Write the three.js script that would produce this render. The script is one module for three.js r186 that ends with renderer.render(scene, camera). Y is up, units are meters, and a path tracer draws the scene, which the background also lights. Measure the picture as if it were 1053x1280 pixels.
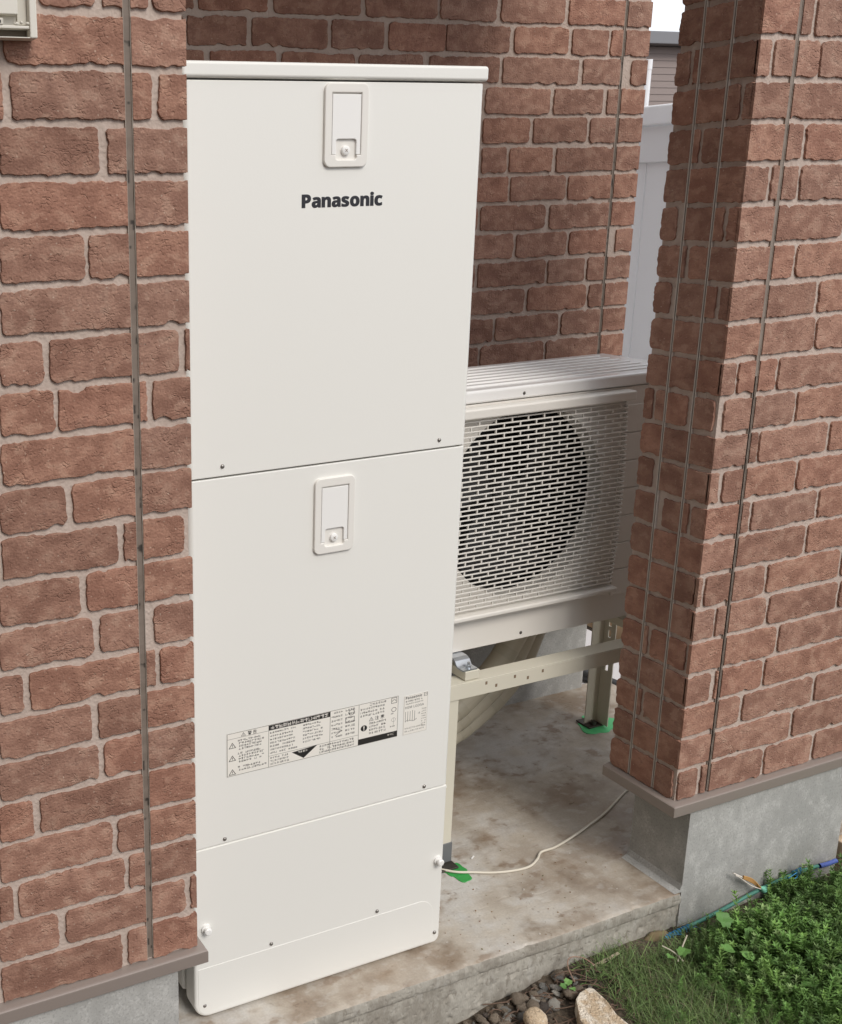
import * as THREE from 'three';
import { RoundedBoxGeometry } from 'three/addons/geometries/RoundedBoxGeometry.js';
import { mergeGeometries, mergeVertices } from 'three/addons/utils/BufferGeometryUtils.js';
import { FontLoader } from 'three/addons/loaders/FontLoader.js';
import { TextGeometry } from 'three/addons/geometries/TextGeometry.js';

// ------------------------------------------------------------------ camera, sky, sun, exposure
const scene = new THREE.Scene();
const FOCAL = 1332.05, CX = 158.2, CY = 589.36, PW = 1053, PH = 1280;      // focal length and principal point of the cropped photograph
const camera = new THREE.PerspectiveCamera(2 * Math.atan(690.64 / FOCAL) * 180 / Math.PI, 1789.6 / 1381.28, 0.05, 400);
camera.position.set(-0.7242, 1.6202, 1.5641);
camera.rotation.set(-0.2526, -0.3707, -0.02822, 'YXZ');
camera.setViewOffset(1789.6, 1381.28, 894.8 - CX, 690.64 - CY, PW, PH);
camera.updateProjectionMatrix();
scene.add(camera);

const SUN_DIR = new THREE.Vector3(0.16, 0.74, 0.66).normalize();
{ // bright even overcast sky, a little cooler overhead
  const w = 256, h = 128, d = new Float32Array(w * h * 4);
  for (let j = 0; j < h; j++) for (let i = 0; i < w; i++) {
    const el = ((j + 0.5) / h - 0.5) * Math.PI, s = Math.max(0, Math.sin(el));
    const k = 0.78 + 0.08 * s;
    const o = (j * w + i) * 4;
    const below = el < 0 ? 0.35 : 1;
    d[o] = k * below * 0.965; d[o + 1] = k * below * 1.0; d[o + 2] = k * below * 1.06; d[o + 3] = 1;
  }
  const t = new THREE.DataTexture(d, w, h, THREE.RGBAFormat, THREE.FloatType);
  t.mapping = THREE.EquirectangularReflectionMapping; t.magFilter = THREE.LinearFilter; t.minFilter = THREE.LinearFilter; t.needsUpdate = true;
  scene.background = t; scene.environment = t;
}
const sun = new THREE.DirectionalLight(new THREE.Color(1.0, 0.94, 0.86), 1.3);
sun.position.copy(SUN_DIR).multiplyScalar(12); sun.target.position.set(0.7, 0.8, -0.2);
sun.castShadow = true; sun.shadow.radius = 42; sun.shadow.mapSize.set(2048, 2048);
Object.assign(sun.shadow.camera, { left: -5, right: 5, top: 5, bottom: -5, near: 0.5, far: 40 });
scene.add(sun, sun.target);

const renderer = new THREE.WebGLRenderer({ antialias: true });
renderer.setSize(842, 1024);
renderer.toneMapping = THREE.LinearToneMapping;
renderer.toneMappingExposure = 1.50;
renderer.shadowMap.enabled = true; renderer.shadowMap.type = THREE.PCFSoftShadowMap;

// ------------------------------------------------------------------ helpers
function rng(seed) { let a = seed >>> 0; return () => { a = (a + 0x6D2B79F5) >>> 0; let t = a; t = Math.imul(t ^ (t >>> 15), t | 1); t ^= t + Math.imul(t ^ (t >>> 7), t | 61); return ((t ^ (t >>> 14)) >>> 0) / 4294967296; }; }
function hash2(x, y, s) { let h = Math.imul(x, 374761393) + Math.imul(y, 668265263) + Math.imul(s, 1274126177); h = Math.imul(h ^ (h >>> 13), 1274126177); return ((h ^ (h >>> 16)) >>> 0) / 4294967296; }
function vnoise(x, y, px, py, s) { // value noise that tiles every px, py cells
  const xi = Math.floor(x), yi = Math.floor(y); let fx = x - xi, fy = y - yi;
  fx = fx * fx * fx * (fx * (fx * 6 - 15) + 10); fy = fy * fy * fy * (fy * (fy * 6 - 15) + 10);
  const x0 = ((xi % px) + px) % px, x1 = (x0 + 1) % px, y0 = ((yi % py) + py) % py, y1 = (y0 + 1) % py;
  const a = hash2(x0, y0, s), b = hash2(x1, y0, s), c = hash2(x0, y1, s), d = hash2(x1, y1, s);
  return a + (b - a) * fx + (c - a) * fy + (a - b - c + d) * fx * fy;
}
const GRAD = new Float64Array(512); for (let i = 0; i < 256; i++) { GRAD[2 * i] = Math.cos(i / 256 * 6.283185); GRAD[2 * i + 1] = Math.sin(i / 256 * 6.283185); }
function gnoise(x, y, px, py, s) { // gradient noise that tiles, about 0.5
  const xi = Math.floor(x), yi = Math.floor(y), fx = x - xi, fy = y - yi, w = (t) => t * t * t * (t * (t * 6 - 15) + 10);
  const x0 = ((xi % px) + px) % px, x1 = (x0 + 1) % px, y0 = ((yi % py) + py) % py, y1 = (y0 + 1) % py;
  const g = (i, j, a, b) => { const h = 2 * ((hash2(i, j, s) * 256) | 0); return GRAD[h] * a + GRAD[h + 1] * b; };
  const a = g(x0, y0, fx, fy), b = g(x1, y0, fx - 1, fy), c = g(x0, y1, fx, fy - 1), d = g(x1, y1, fx - 1, fy - 1), u = w(fx), v = w(fy);
  return 0.5 + 0.72 * (a + (b - a) * u + (c - a) * v + (a - b - c + d) * u * v);
}
function gfbm(u, v, fx, fy, oct, s, gain = 0.5) { let t = 0, a = 1, n = 0; for (let i = 0; i < oct; i++) { t += a * gnoise(u * fx, v * fy, fx, fy, s + i * 17); n += a; a *= gain; fx *= 2; fy *= 2; } return 0.5 + (t / n - 0.5) * (1 + 0.25 * (oct - 1)); }
function fbm(u, v, fx, fy, oct, s, gain = 0.5) { let t = 0, a = 1, n = 0; for (let i = 0; i < oct; i++) { t += a * vnoise(u * fx, v * fy, fx, fy, s + i * 17); n += a; a *= gain; fx *= 2; fy *= 2; } return t / n; }
const sstep = (a, b, x) => { const t = Math.min(1, Math.max(0, (x - a) / (b - a))); return t * t * (3 - 2 * t); };
const mix = (a, b, t) => a + (b - a) * t;
const mix3 = (a, b, t) => [mix(a[0], b[0], t), mix(a[1], b[1], t), mix(a[2], b[2], t)];
const toS = (c) => { c = Math.min(1, Math.max(0, c)); return 255 * (c <= 0.0031308 ? 12.92 * c : 1.055 * Math.pow(c, 1 / 2.4) - 0.055); };
function colorTex(w, h, f) { // f(u, v) gives a linear colour
  const d = new Uint8Array(w * h * 4);
  for (let j = 0; j < h; j++) for (let i = 0; i < w; i++) { const c = f((i + .5) / w, (j + .5) / h), o = (j * w + i) * 4; d[o] = toS(c[0]); d[o + 1] = toS(c[1]); d[o + 2] = toS(c[2]); d[o + 3] = 255; }
  const t = new THREE.DataTexture(d, w, h); t.colorSpace = THREE.SRGBColorSpace; finish(t); return t;
}
function grayTex(w, h, f) {
  const d = new Uint8Array(w * h * 4);
  for (let j = 0; j < h; j++) for (let i = 0; i < w; i++) { const c = 255 * Math.min(1, Math.max(0, f((i + .5) / w, (j + .5) / h))), o = (j * w + i) * 4; d[o] = d[o + 1] = d[o + 2] = c; d[o + 3] = 255; }
  const t = new THREE.DataTexture(d, w, h); finish(t); return t;
}
function finish(t) { t.wrapS = t.wrapT = THREE.RepeatWrapping; t.magFilter = THREE.LinearFilter; t.minFilter = THREE.LinearMipmapLinearFilter; t.generateMipmaps = true; t.needsUpdate = true; }
const std = (rgb, rough = 0.6, extra = {}) => new THREE.MeshStandardMaterial({ color: new THREE.Color().setRGB(...rgb), roughness: rough, metalness: 0, ...extra });
const used = {};
function numbered(n) { const k = used[n] = (used[n] ?? -1) + 1; return k ? `${n}_${String(k).padStart(3, '0')}` : n; }
function tag(o, label, category, group, kind) { Object.assign(o.userData, label ? { label } : {}, category ? { category } : {}, group ? { group } : {}, kind ? { kind } : {}); return o; }
function thing(name, label, category, pos = [0, 0, 0], group) { const g = new THREE.Group(); g.name = numbered(name); g.position.set(...pos); scene.add(g); return tag(g, label, category, group); }
function obj(name, geo, mat, parent = scene, pos) {
  const m = new THREE.Mesh(geo, mat); m.name = parent === scene ? numbered(name) : name; m.castShadow = m.receiveShadow = true;
  if (pos) m.position.set(...pos); parent.add(m); return m;
}
function toCreasedNormals(g, crease) { // like the addon's, but a face counts by its area, so large flats stay flat
  const q = g.index ? g.toNonIndexed() : g, p = q.attributes.position, n = p.count / 3, fn = [], out = new Float32Array(p.count * 3), at = new Map(), a = new THREE.Vector3(), b = new THREE.Vector3(), c = new THREE.Vector3(), cc = Math.cos(crease);
  const key = (v) => `${Math.round(v.x * 2e5)},${Math.round(v.y * 2e5)},${Math.round(v.z * 2e5)}`, keys = [];
  for (let i = 0; i < n; i++) { a.fromBufferAttribute(p, 3 * i); b.fromBufferAttribute(p, 3 * i + 1); c.fromBufferAttribute(p, 3 * i + 2); fn.push(b.clone().sub(a).cross(c.clone().sub(a))); for (const v of [a, b, c]) { const k = key(v); keys.push(k); (at.get(k) || at.set(k, []).get(k)).push(i); } }
  const un = fn.map((f) => f.clone().normalize());
  for (let i = 0; i < p.count; i++) { const f = (i / 3) | 0, s = a.set(0, 0, 0); for (const j of at.get(keys[i])) if (un[f].dot(un[j]) > cc) s.add(fn[j]); s.normalize(); out[3 * i] = s.x; out[3 * i + 1] = s.y; out[3 * i + 2] = s.z; }
  q.setAttribute('normal', new THREE.BufferAttribute(out, 3)); return q;
}
const at = (g, x, y, z) => g.translate(x, y, z);
function rbox(x0, x1, y0, y1, z0, z1, r = 0.003, seg = 2) { return at(new RoundedBoxGeometry(x1 - x0, y1 - y0, z1 - z0, seg, Math.min(r, (x1 - x0) / 2.01, (y1 - y0) / 2.01, (z1 - z0) / 2.01)), (x0 + x1) / 2, (y0 + y1) / 2, (z0 + z1) / 2); }
function box(x0, x1, y0, y1, z0, z1) { return at(new THREE.BoxGeometry(x1 - x0, y1 - y0, z1 - z0), (x0 + x1) / 2, (y0 + y1) / 2, (z0 + z1) / 2); }
function metreUV(g, s = 1, ou = 0, ov = 0) { // box-mapped uv in metres, by the way each face points
  const q = g.index ? g.toNonIndexed() : g; if (!q.attributes.normal) q.computeVertexNormals();
  const p = q.attributes.position, uv = new Float32Array(p.count * 2), a = new THREE.Vector3(), b = new THREE.Vector3(), c = new THREE.Vector3();
  for (let i = 0; i < p.count; i += 3) {
    a.fromBufferAttribute(p, i); b.fromBufferAttribute(p, i + 1); c.fromBufferAttribute(p, i + 2);
    const n = b.clone().sub(a).cross(c.clone().sub(a)), ax = Math.abs(n.x), ay = Math.abs(n.y), az = Math.abs(n.z);
    [a, b, c].forEach((v, k) => { const [u, w] = ax > ay && ax > az ? [v.z, v.y] : ay > az ? [v.x, v.z] : [v.x, v.y]; uv[(i + k) * 2] = u * s + ou; uv[(i + k) * 2 + 1] = w * s + ov; });
  }
  q.setAttribute('uv', new THREE.BufferAttribute(uv, 2)); return q;
}
function tube(pts, r, seg = 40, rad = 10) { return new THREE.TubeGeometry(new THREE.CatmullRomCurve3(pts.map((p) => new THREE.Vector3(...p))), seg, r, rad); }
function roundRect(x0, x1, y0, y1, r, P = new THREE.Shape()) {
  const R = typeof r === 'number' ? [r, r, r, r] : r; // bottom-left, bottom-right, top-right, top-left
  P.moveTo(x0 + R[0], y0); P.lineTo(x1 - R[1], y0); if (R[1]) P.absarc(x1 - R[1], y0 + R[1], R[1], -Math.PI / 2, 0); P.lineTo(x1, y1 - R[2]);
  if (R[2]) P.absarc(x1 - R[2], y1 - R[2], R[2], 0, Math.PI / 2); P.lineTo(x0 + R[3], y1); if (R[3]) P.absarc(x0 + R[3], y1 - R[3], R[3], Math.PI / 2, Math.PI);
  P.lineTo(x0, y0 + R[0]); if (R[0]) P.absarc(x0 + R[0], y0 + R[0], R[0], Math.PI, Math.PI * 1.5); return P;
}
function plate(shape, z0, depth, bevel = 0.001, curve = 8, bseg = 2) { // extruded towards +z, its front at z0 + depth
  const g = new THREE.ExtrudeGeometry(shape, { depth: depth - bevel, bevelEnabled: bevel > 0, bevelThickness: bevel, bevelSize: bevel, bevelOffset: -bevel, bevelSegments: bseg, curveSegments: curve });
  return at(g, 0, 0, z0);
}
function prism(pts, x0, x1) { // outline in (z, y), extruded along x
  const s = new THREE.Shape(pts.map(([z, y]) => new THREE.Vector2(-z, y))); const g = new THREE.ExtrudeGeometry(s, { depth: x1 - x0, bevelEnabled: false }); g.rotateY(Math.PI / 2); return at(g, x0, 0, 0);
}

// ------------------------------------------------------------------ surfaces
const brickMap = colorTex(1024, 1024, (u, v) => {
  const a = gfbm(u, v, 7, 11, 4, 11), b = gfbm(u, v, 20, 24, 4, 29), f = gfbm(u, v, 200, 200, 2, 41), g = gfbm(u, v, 60, 80, 3, 73);
  let c = mix3([0.255, 0.132, 0.094], [0.370, 0.208, 0.151], sstep(0.28, 0.70, a * 0.55 + b * 0.45));
  c = mix3(c, [0.405, 0.255, 0.190], 0.5 * sstep(0.58, 0.80, b));
  c = mix3(c, [0.200, 0.100, 0.074], 0.5 * sstep(0.60, 0.80, g * 0.4 + a * 0.6));
  c = mix3(c, [0.55, 0.42, 0.34], 0.55 * sstep(0.80, 0.90, gfbm(u, v, 120, 120, 1, 97)));
  const k = 0.86 + 0.28 * f; return [c[0] * k, c[1] * k, c[2] * k];
});
const brickBump = grayTex(1024, 1024, (u, v) => {
  const w = gfbm(u, v, 12, 14, 3, 5), w2 = gfbm(u, v, 30, 30, 2, 6);
  const ridge = 1 - Math.abs(2 * gfbm(u + 0.02 * w, v + 0.03 * w2, 30, 54, 3, 7) - 1);           // short creases from the moulded clay
  const grain = gfbm(u, v, 130, 150, 3, 19), swell = gfbm(u, v, 14, 22, 4, 23);
  const pit = sstep(0.74, 0.86, gfbm(u, v, 85, 85, 1, 31));
  return 0.36 + 0.24 * swell + 0.24 * grain - 0.30 * sstep(0.86, 1.0, ridge) * sstep(0.50, 0.68, w) - 0.22 * pit;
});
const mortarMap = colorTex(512, 512, (u, v) => {
  const a = fbm(u, v, 10, 10, 4, 3), f = fbm(u, v, 120, 120, 2, 8), c = mix3([0.445, 0.355, 0.305], [0.565, 0.47, 0.41], a * 0.8 + f * 0.35 - 0.1); return c;
});
const mortarBump = grayTex(512, 512, (u, v) => 0.5 * fbm(u, v, 30, 30, 3, 66) + 0.5 * fbm(u, v, 140, 140, 2, 67));
const concreteMap = colorTex(1024, 1024, (u, v) => {
  const a = fbm(u, v, 5, 4, 4, 51), b = fbm(u, v, 40, 34, 3, 52), f = fbm(u, v, 300, 300, 2, 53), s = fbm(u, v, 9, 3, 3, 57);
  let c = mix3([0.37, 0.367, 0.352], [0.50, 0.495, 0.475], sstep(0.3, 0.7, 0.5 * a + 0.3 * b + 0.2 * s));
  c = mix3(c, [0.60, 0.60, 0.58], 0.40 * sstep(0.58, 0.72, f * 0.6 + b * 0.4));
  c = mix3(c, [0.24, 0.24, 0.23], 0.45 * sstep(0.60, 0.74, gfbm(u, v, 210, 190, 3, 59)));
  return c;
});
const roughConcreteMap = colorTex(1024, 512, (u, v) => {
  const a = gfbm(u, v, 8, 4, 5, 151), b = gfbm(u, v, 40, 20, 4, 152), run = gfbm(u + 0.01 * a, v, 30, 4, 4, 157), f = gfbm(u, v, 260, 130, 2, 158);
  let c = mix3([0.30, 0.275, 0.235], [0.42, 0.395, 0.345], sstep(0.30, 0.70, 0.5 * a + 0.5 * b));
  c = mix3(c, [0.47, 0.45, 0.41], 0.5 * sstep(0.58, 0.78, run * 0.6 + b * 0.4));
  c = mix3(c, [0.15, 0.125, 0.095], 0.55 * sstep(0.66, 0.80, b * 0.7 + f * 0.3));
  const k = 0.85 + 0.3 * f; return [c[0] * k, c[1] * k, c[2] * k];
});
const concreteBump = grayTex(512, 512, (u, v) => 0.55 * gfbm(u, v, 50, 50, 4, 61) + 0.45 * (1 - sstep(0.70, 0.84, gfbm(u, v, 90, 90, 1, 63))));
const SLAB = { x0: -0.2, x1: 1.95, z0: -0.93, z1: 0.02 };
const slabDamp = (u, v) => { const a = gfbm(u, v, 4, 2, 6, 201, 0.62), b = gfbm(u, v, 13, 7, 5, 202, 0.6); return sstep(0.44, 0.70, 0.58 * (1 - a) + 0.42 * b); };
const slabMap = colorTex(2048, 1024, (u, v) => { // one sheet for the whole slab: cement, chalky bloom, broad damp stains, trodden mud
  const a = gfbm(u, v, 4, 2, 6, 201, 0.62), b = gfbm(u, v, 13, 7, 5, 202, 0.6), c1 = gfbm(u, v, 46, 30, 4, 203), f = gfbm(u, v, 420, 200, 2, 204), g = gfbm(u, v, 10, 7, 6, 207, 0.64), sw = gfbm(u + 0.015 * b, v * 0.4, 40, 20, 3, 219);
  let c = mix3([0.42, 0.36, 0.295], [0.54, 0.485, 0.41], sstep(0.28, 0.72, 0.5 * a + 0.5 * b));
  c = mix3(c, [0.60, 0.59, 0.57], 0.65 * sstep(0.46, 0.76, 0.6 * a + 0.4 * g));
  c = mix3(c, [0.225, 0.160, 0.108], 0.80 * slabDamp(u, v));
  c = mix3(c, [0.33, 0.255, 0.185], 0.55 * sstep(0.48, 0.78, 0.7 * g + 0.3 * c1));
  c = mix3(c, [0.22, 0.145, 0.092], 0.48 * sstep(0.50, 0.62, g) * sstep(0.60, 0.74, 0.55 * c1 + 0.15 * g + 0.30 * gfbm(u, v, 28, 20, 4, 211)));
  c = mix3(c, [0.17, 0.115, 0.075], 0.5 * sstep(0.50, 0.66, b) * sstep(0.68, 0.80, gfbm(u, v, 150, 90, 3, 227) * 0.7 + c1 * 0.3));
  c = mix3(c, [0.66, 0.64, 0.60], 0.22 * sstep(0.58, 0.84, gfbm(u, v, 50, 34, 4, 213)));
  const k = 0.95 * (0.90 + 0.20 * f) * (0.93 + 0.14 * sw); return [c[0] * k, c[1] * k, c[2] * k];
});
const slabRough = grayTex(1024, 512, (u, v) => 0.66 - 0.34 * slabDamp(u, v) + 0.3 * (gfbm(u, v, 40, 24, 3, 221) - 0.5));
const soilMap = colorTex(1024, 1024, (u, v) => {
  const a = fbm(u, v, 12, 12, 4, 301), f = fbm(u, v, 160, 160, 3, 302);
  return mix3([0.035, 0.026, 0.018], [0.13, 0.10, 0.072], sstep(0.3, 0.75, 0.5 * a + 0.5 * f));
});
const soilBump = grayTex(512, 512, (u, v) => fbm(u, v, 40, 40, 4, 305));
const paintBump = grayTex(512, 512, (u, v) => fbm(u, v, 60, 60, 2, 401) * 0.6 + 0.4 * fbm(u, v, 150, 150, 1, 402));
function rep(t, s) { const c = t.clone(); c.repeat.set(s, s); c.needsUpdate = true; return c; }

const M = {};
const BT = [[1, 1, 1], [0.92, 0.90, 0.89], [1.08, 1.08, 1.08], [1.04, 0.97, 0.94], [0.95, 0.97, 0.98], [1.06, 1.02, 0.99], [0.86, 0.84, 0.83]];
M.brick = BT.map((t) => new THREE.MeshStandardMaterial({ map: brickMap, bumpMap: brickBump, bumpScale: 0.0036, roughness: 0.88, color: new THREE.Color().setRGB(...t) }));
M.mortar = new THREE.MeshStandardMaterial({ map: mortarMap, bumpMap: mortarBump, bumpScale: 0.0025, roughness: 0.93 });
M.concrete = new THREE.MeshStandardMaterial({ map: concreteMap, bumpMap: concreteBump, bumpScale: 0.0006, roughness: 0.9 });
M.roughConcrete = new THREE.MeshStandardMaterial({ map: roughConcreteMap, bumpMap: concreteBump, bumpScale: 0.0022, roughness: 0.95 });
M.slab = new THREE.MeshStandardMaterial({ map: slabMap, roughnessMap: slabRough, roughness: 1.0, bumpMap: concreteBump, bumpScale: 0.0009 });
M.soil = new THREE.MeshStandardMaterial({ map: soilMap, bumpMap: soilBump, bumpScale: 0.012, roughness: 1 });
M.flashing = std([0.31, 0.262, 0.235], 0.34, { metalness: 0.2 });
M.sealant = new THREE.MeshStandardMaterial({ map: colorTex(256, 1024, (u, v) => { // grey-brown mastic with black mould blotches at the joints
  const a = fbm(u, v, 6, 60, 3, 501), c = mix3([0.165, 0.130, 0.105], [0.235, 0.19, 0.158], a);
  return mix3(c, [0.016, 0.013, 0.011], 0.85 * sstep(0.67, 0.74, gfbm(u, v, 64, 30, 3, 503)));
}), roughness: 0.7 });
M.sealantClean = new THREE.MeshStandardMaterial({ map: colorTex(128, 512, (u, v) => mix3([0.20, 0.158, 0.13], [0.29, 0.24, 0.205], gfbm(u, v, 24, 30, 3, 511))), roughness: 0.75 });
M.joint = std([0.02, 0.017, 0.015], 0.8);
M.lip = std([0.46, 0.40, 0.35], 0.85);
M.paleLip = std([0.57, 0.51, 0.455], 0.85);
M.dirtyLip = std([0.32, 0.275, 0.235], 0.85);
M.panel = new THREE.MeshPhysicalMaterial({ color: new THREE.Color().setRGB(0.825, 0.815, 0.775), roughness: 0.38, clearcoat: 0.25, clearcoatRoughness: 0.22, bumpMap: rep(paintBump, 6), bumpScale: 0.00006 });
M.bezel = std([0.80, 0.775, 0.73], 0.45);
M.flap = std([0.86, 0.85, 0.83], 0.35);
M.steel = std([0.30, 0.28, 0.26], 0.35, { metalness: 0.8 });
M.darkSteel = std([0.09, 0.08, 0.07], 0.45, { metalness: 0.6 });
M.zinc = std([0.55, 0.58, 0.62], 0.32, { metalness: 0.85 });
M.ink = std([0.018, 0.018, 0.024], 0.35);
M.unit = std([0.74, 0.71, 0.66], 0.42);
M.unitTop = new THREE.MeshPhysicalMaterial({ color: new THREE.Color().setRGB(0.79, 0.78, 0.765), roughness: 0.35, clearcoat: 0.7, clearcoatRoughness: 0.12 });
M.grille = std([0.74, 0.71, 0.66], 0.5);
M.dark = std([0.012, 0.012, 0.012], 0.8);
M.fan = std([0.035, 0.035, 0.036], 0.45);
M.stand = std([0.64, 0.605, 0.505], 0.5);
M.boot = std([0.14, 0.145, 0.15], 0.6);
M.pipe = std([0.55, 0.505, 0.40], 0.55);
M.cable = std([0.68, 0.63, 0.53], 0.5);
M.green = std([0.045, 0.33, 0.075], 0.45);
M.vinyl = new THREE.MeshPhysicalMaterial({ color: new THREE.Color().setRGB(0.90, 0.91, 0.925), roughness: 0.9, transmission: 0.35, thickness: 0, side: THREE.DoubleSide });
M.interior = std([0.10, 0.09, 0.08], 0.9);

// ------------------------------------------------------------------ brick walls
const YB = 0.2493, P = 0.07773, D = 0.0050, XR = 1.2003, PT = 0.191, PIER_END = 1.835, ZB = -0.89, XB = 1.86;
// brick spans of each course, metres along the wall (course : from,to from,to ...)
const LEFT_COURSES = {
  0: '-0.376,-0.151 -0.138,-0.101 -0.087,0',
  1: '-0.377,-0.268 -0.255,-0.1 -0.09,-0.023 -0.011,0.001',
  2: '-0.372,-0.348 -0.337,-0.14 -0.131,-0.1 -0.088,0.002',
  3: '-0.367,-0.162 -0.151,-0.1 -0.089,0.002',
  4: '-0.363,-0.303 -0.292,-0.099 -0.087,0.002',
  5: '-0.358,-0.182 -0.171,-0.1 -0.086,0.001',
  6: '-0.354,-0.192 -0.18,-0.1 -0.088,0.001',
  7: '-0.349,-0.309 -0.297,-0.102 -0.09,-0.072 -0.064,-0.001',
  8: '-0.345,-0.183 -0.172,-0.1 -0.073,-0.001',
  9: '-0.34,-0.203 -0.192,-0.101 -0.089,0',
  10: '-0.332,-0.135 -0.123,-0.101 -0.089,-0.013',
  11: '-0.331,-0.222 -0.21,-0.102 -0.089,-0.001',
  12: '-0.324,-0.102 -0.089,-0.001',
  13: '-0.322,-0.233 -0.227,-0.101 -0.09,-0.077 -0.066,-0.001',
  14: '-0.317,-0.247 -0.238,-0.102 -0.091,-0.019 -0.007,-0.001',
  15: '-0.311,-0.102 -0.091,-0.001',
  16: '-0.308,-0.175 -0.166,-0.103 -0.091,-0.001',
  17: '-0.304,-0.102 -0.091,-0.002',
  18: '-0.299,-0.145 -0.132,-0.102 -0.091,-0.001',
  19: '-0.318,-0.29 -0.279,-0.101 -0.091,-0.058 -0.046,-0.002',
  20: '-0.284,-0.104 -0.091,-0.001',
  21: '-0.23,-0.143 -0.133,-0.101 -0.087,-0.06 -0.053,-0',
};
const PIER_COURSES = {
  0: '1.207,1.265 1.277,1.295 1.31,1.471 1.482,1.636 1.648,1.824',
  1: '1.203,1.298 1.316,1.55 1.561,1.783',
  2: '1.206,1.301 1.311,1.373 1.385,1.61 1.622,1.832',
  3: '1.206,1.271 1.287,1.3 1.31,1.432 1.442,1.703',
  4: '1.205,1.298 1.312,1.463 1.474,1.735',
  5: '1.204,1.259 1.267,1.3 1.311,1.417 1.428,1.648',
  6: '1.223,1.298 1.309,1.4 1.411,1.64',
  7: '1.202,1.298 1.309,1.512 1.523,1.68',
  8: '1.202,1.3 1.308,1.328 1.338,1.533',
  9: '1.201,1.226 1.239,1.296 1.307,1.455 1.464,1.617',
  10: '1.203,1.3 1.306,1.326 1.334,1.539',
  11: '1.219,1.299 1.307,1.423 1.433,1.585',
  12: '1.204,1.239 1.247,1.297 1.311,1.355 1.365,1.596',
  13: '1.203,1.295 1.309,1.455 1.463,1.628',
  14: '1.204,1.295 1.305,1.442 1.455,1.612',
  15: '1.205,1.293 1.307,1.364 1.376,1.548',
  16: '1.205,1.296 1.307,1.496',
  17: '1.203,1.265 1.276,1.301 1.312,1.348 1.358,1.515',
  18: '1.203,1.298 1.311,1.349 1.359,1.516',
  19: '1.201,1.297 1.311,1.471',
  20: '1.198,1.233 1.243,1.294 1.302,1.365 1.371,1.511',
  21: '1.2,1.29 1.306,1.334 1.345,1.495',
};
const BACK_COURSES = {
  11: '1.329,1.556 1.566,1.761 1.772,1.864',
  12: '1.245,1.365 1.376,1.603 1.616,1.758 1.769,1.862',
  13: '1.259,1.472 1.484,1.701 1.712,1.76 1.769,1.857',
  14: '1.303,1.542 1.552,1.686 1.698,1.763 1.773,1.858',
  15: '1.249,1.42 1.431,1.612 1.623,1.759 1.797,1.86',
  16: '1.302,1.528 1.543,1.761 1.772,1.859',
  17: '1.212,1.391 1.399,1.594 1.604,1.765 1.772,1.854',
  18: '1.296,1.379 1.391,1.539 1.554,1.76 1.771,1.856',
  19: '1.295,1.453 1.468,1.655 1.668,1.762 1.77,1.857',
  20: '1.299,1.518 1.532,1.706 1.722,1.758 1.769,1.858',
  21: '0.394,0.46 0.475,0.657 0.671,0.882 0.895,1.091 1.112,1.337 1.35,1.61 1.627,1.763 1.803,1.859',
  22: '0.416,0.575 0.588,0.801 0.813,0.968 0.982,1.158 1.161,1.367 1.383,1.569 1.582,1.71 1.72,1.761 1.774,1.858',
  23: '0.396,0.434 0.446,0.631 0.648,0.897 0.911,1.128 1.139,1.318 1.335,1.547 1.564,1.757 1.77,1.85',
};
function wavyStrip(x, w, y0, y1, z0, z1, seed, amp = 0.0009) { // a run of mastic whose edges wander
  const n = Math.ceil((y1 - y0) / 0.006), s = new THREE.Shape(), e = (y, k) => amp * 2 * (gnoise(y * 34 + 40, k, 4096, 64, seed) - 0.5) + amp * 1.4 * (gnoise(y * 120 + 40, k, 4096, 64, seed + 1) - 0.5);
  for (let i = 0; i <= n; i++) { const y = y0 + (y1 - y0) * i / n, q = x + w + e(y, 3.3); i ? s.lineTo(q, y) : s.moveTo(q, y); }
  for (let i = n; i >= 0; i--) { const y = y0 + (y1 - y0) * i / n; s.lineTo(x - w + e(y, 7.7), y); }
  return at(new THREE.ExtrudeGeometry(s, { depth: z1 - z0, bevelEnabled: false }), 0, 0, z0);
}
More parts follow.
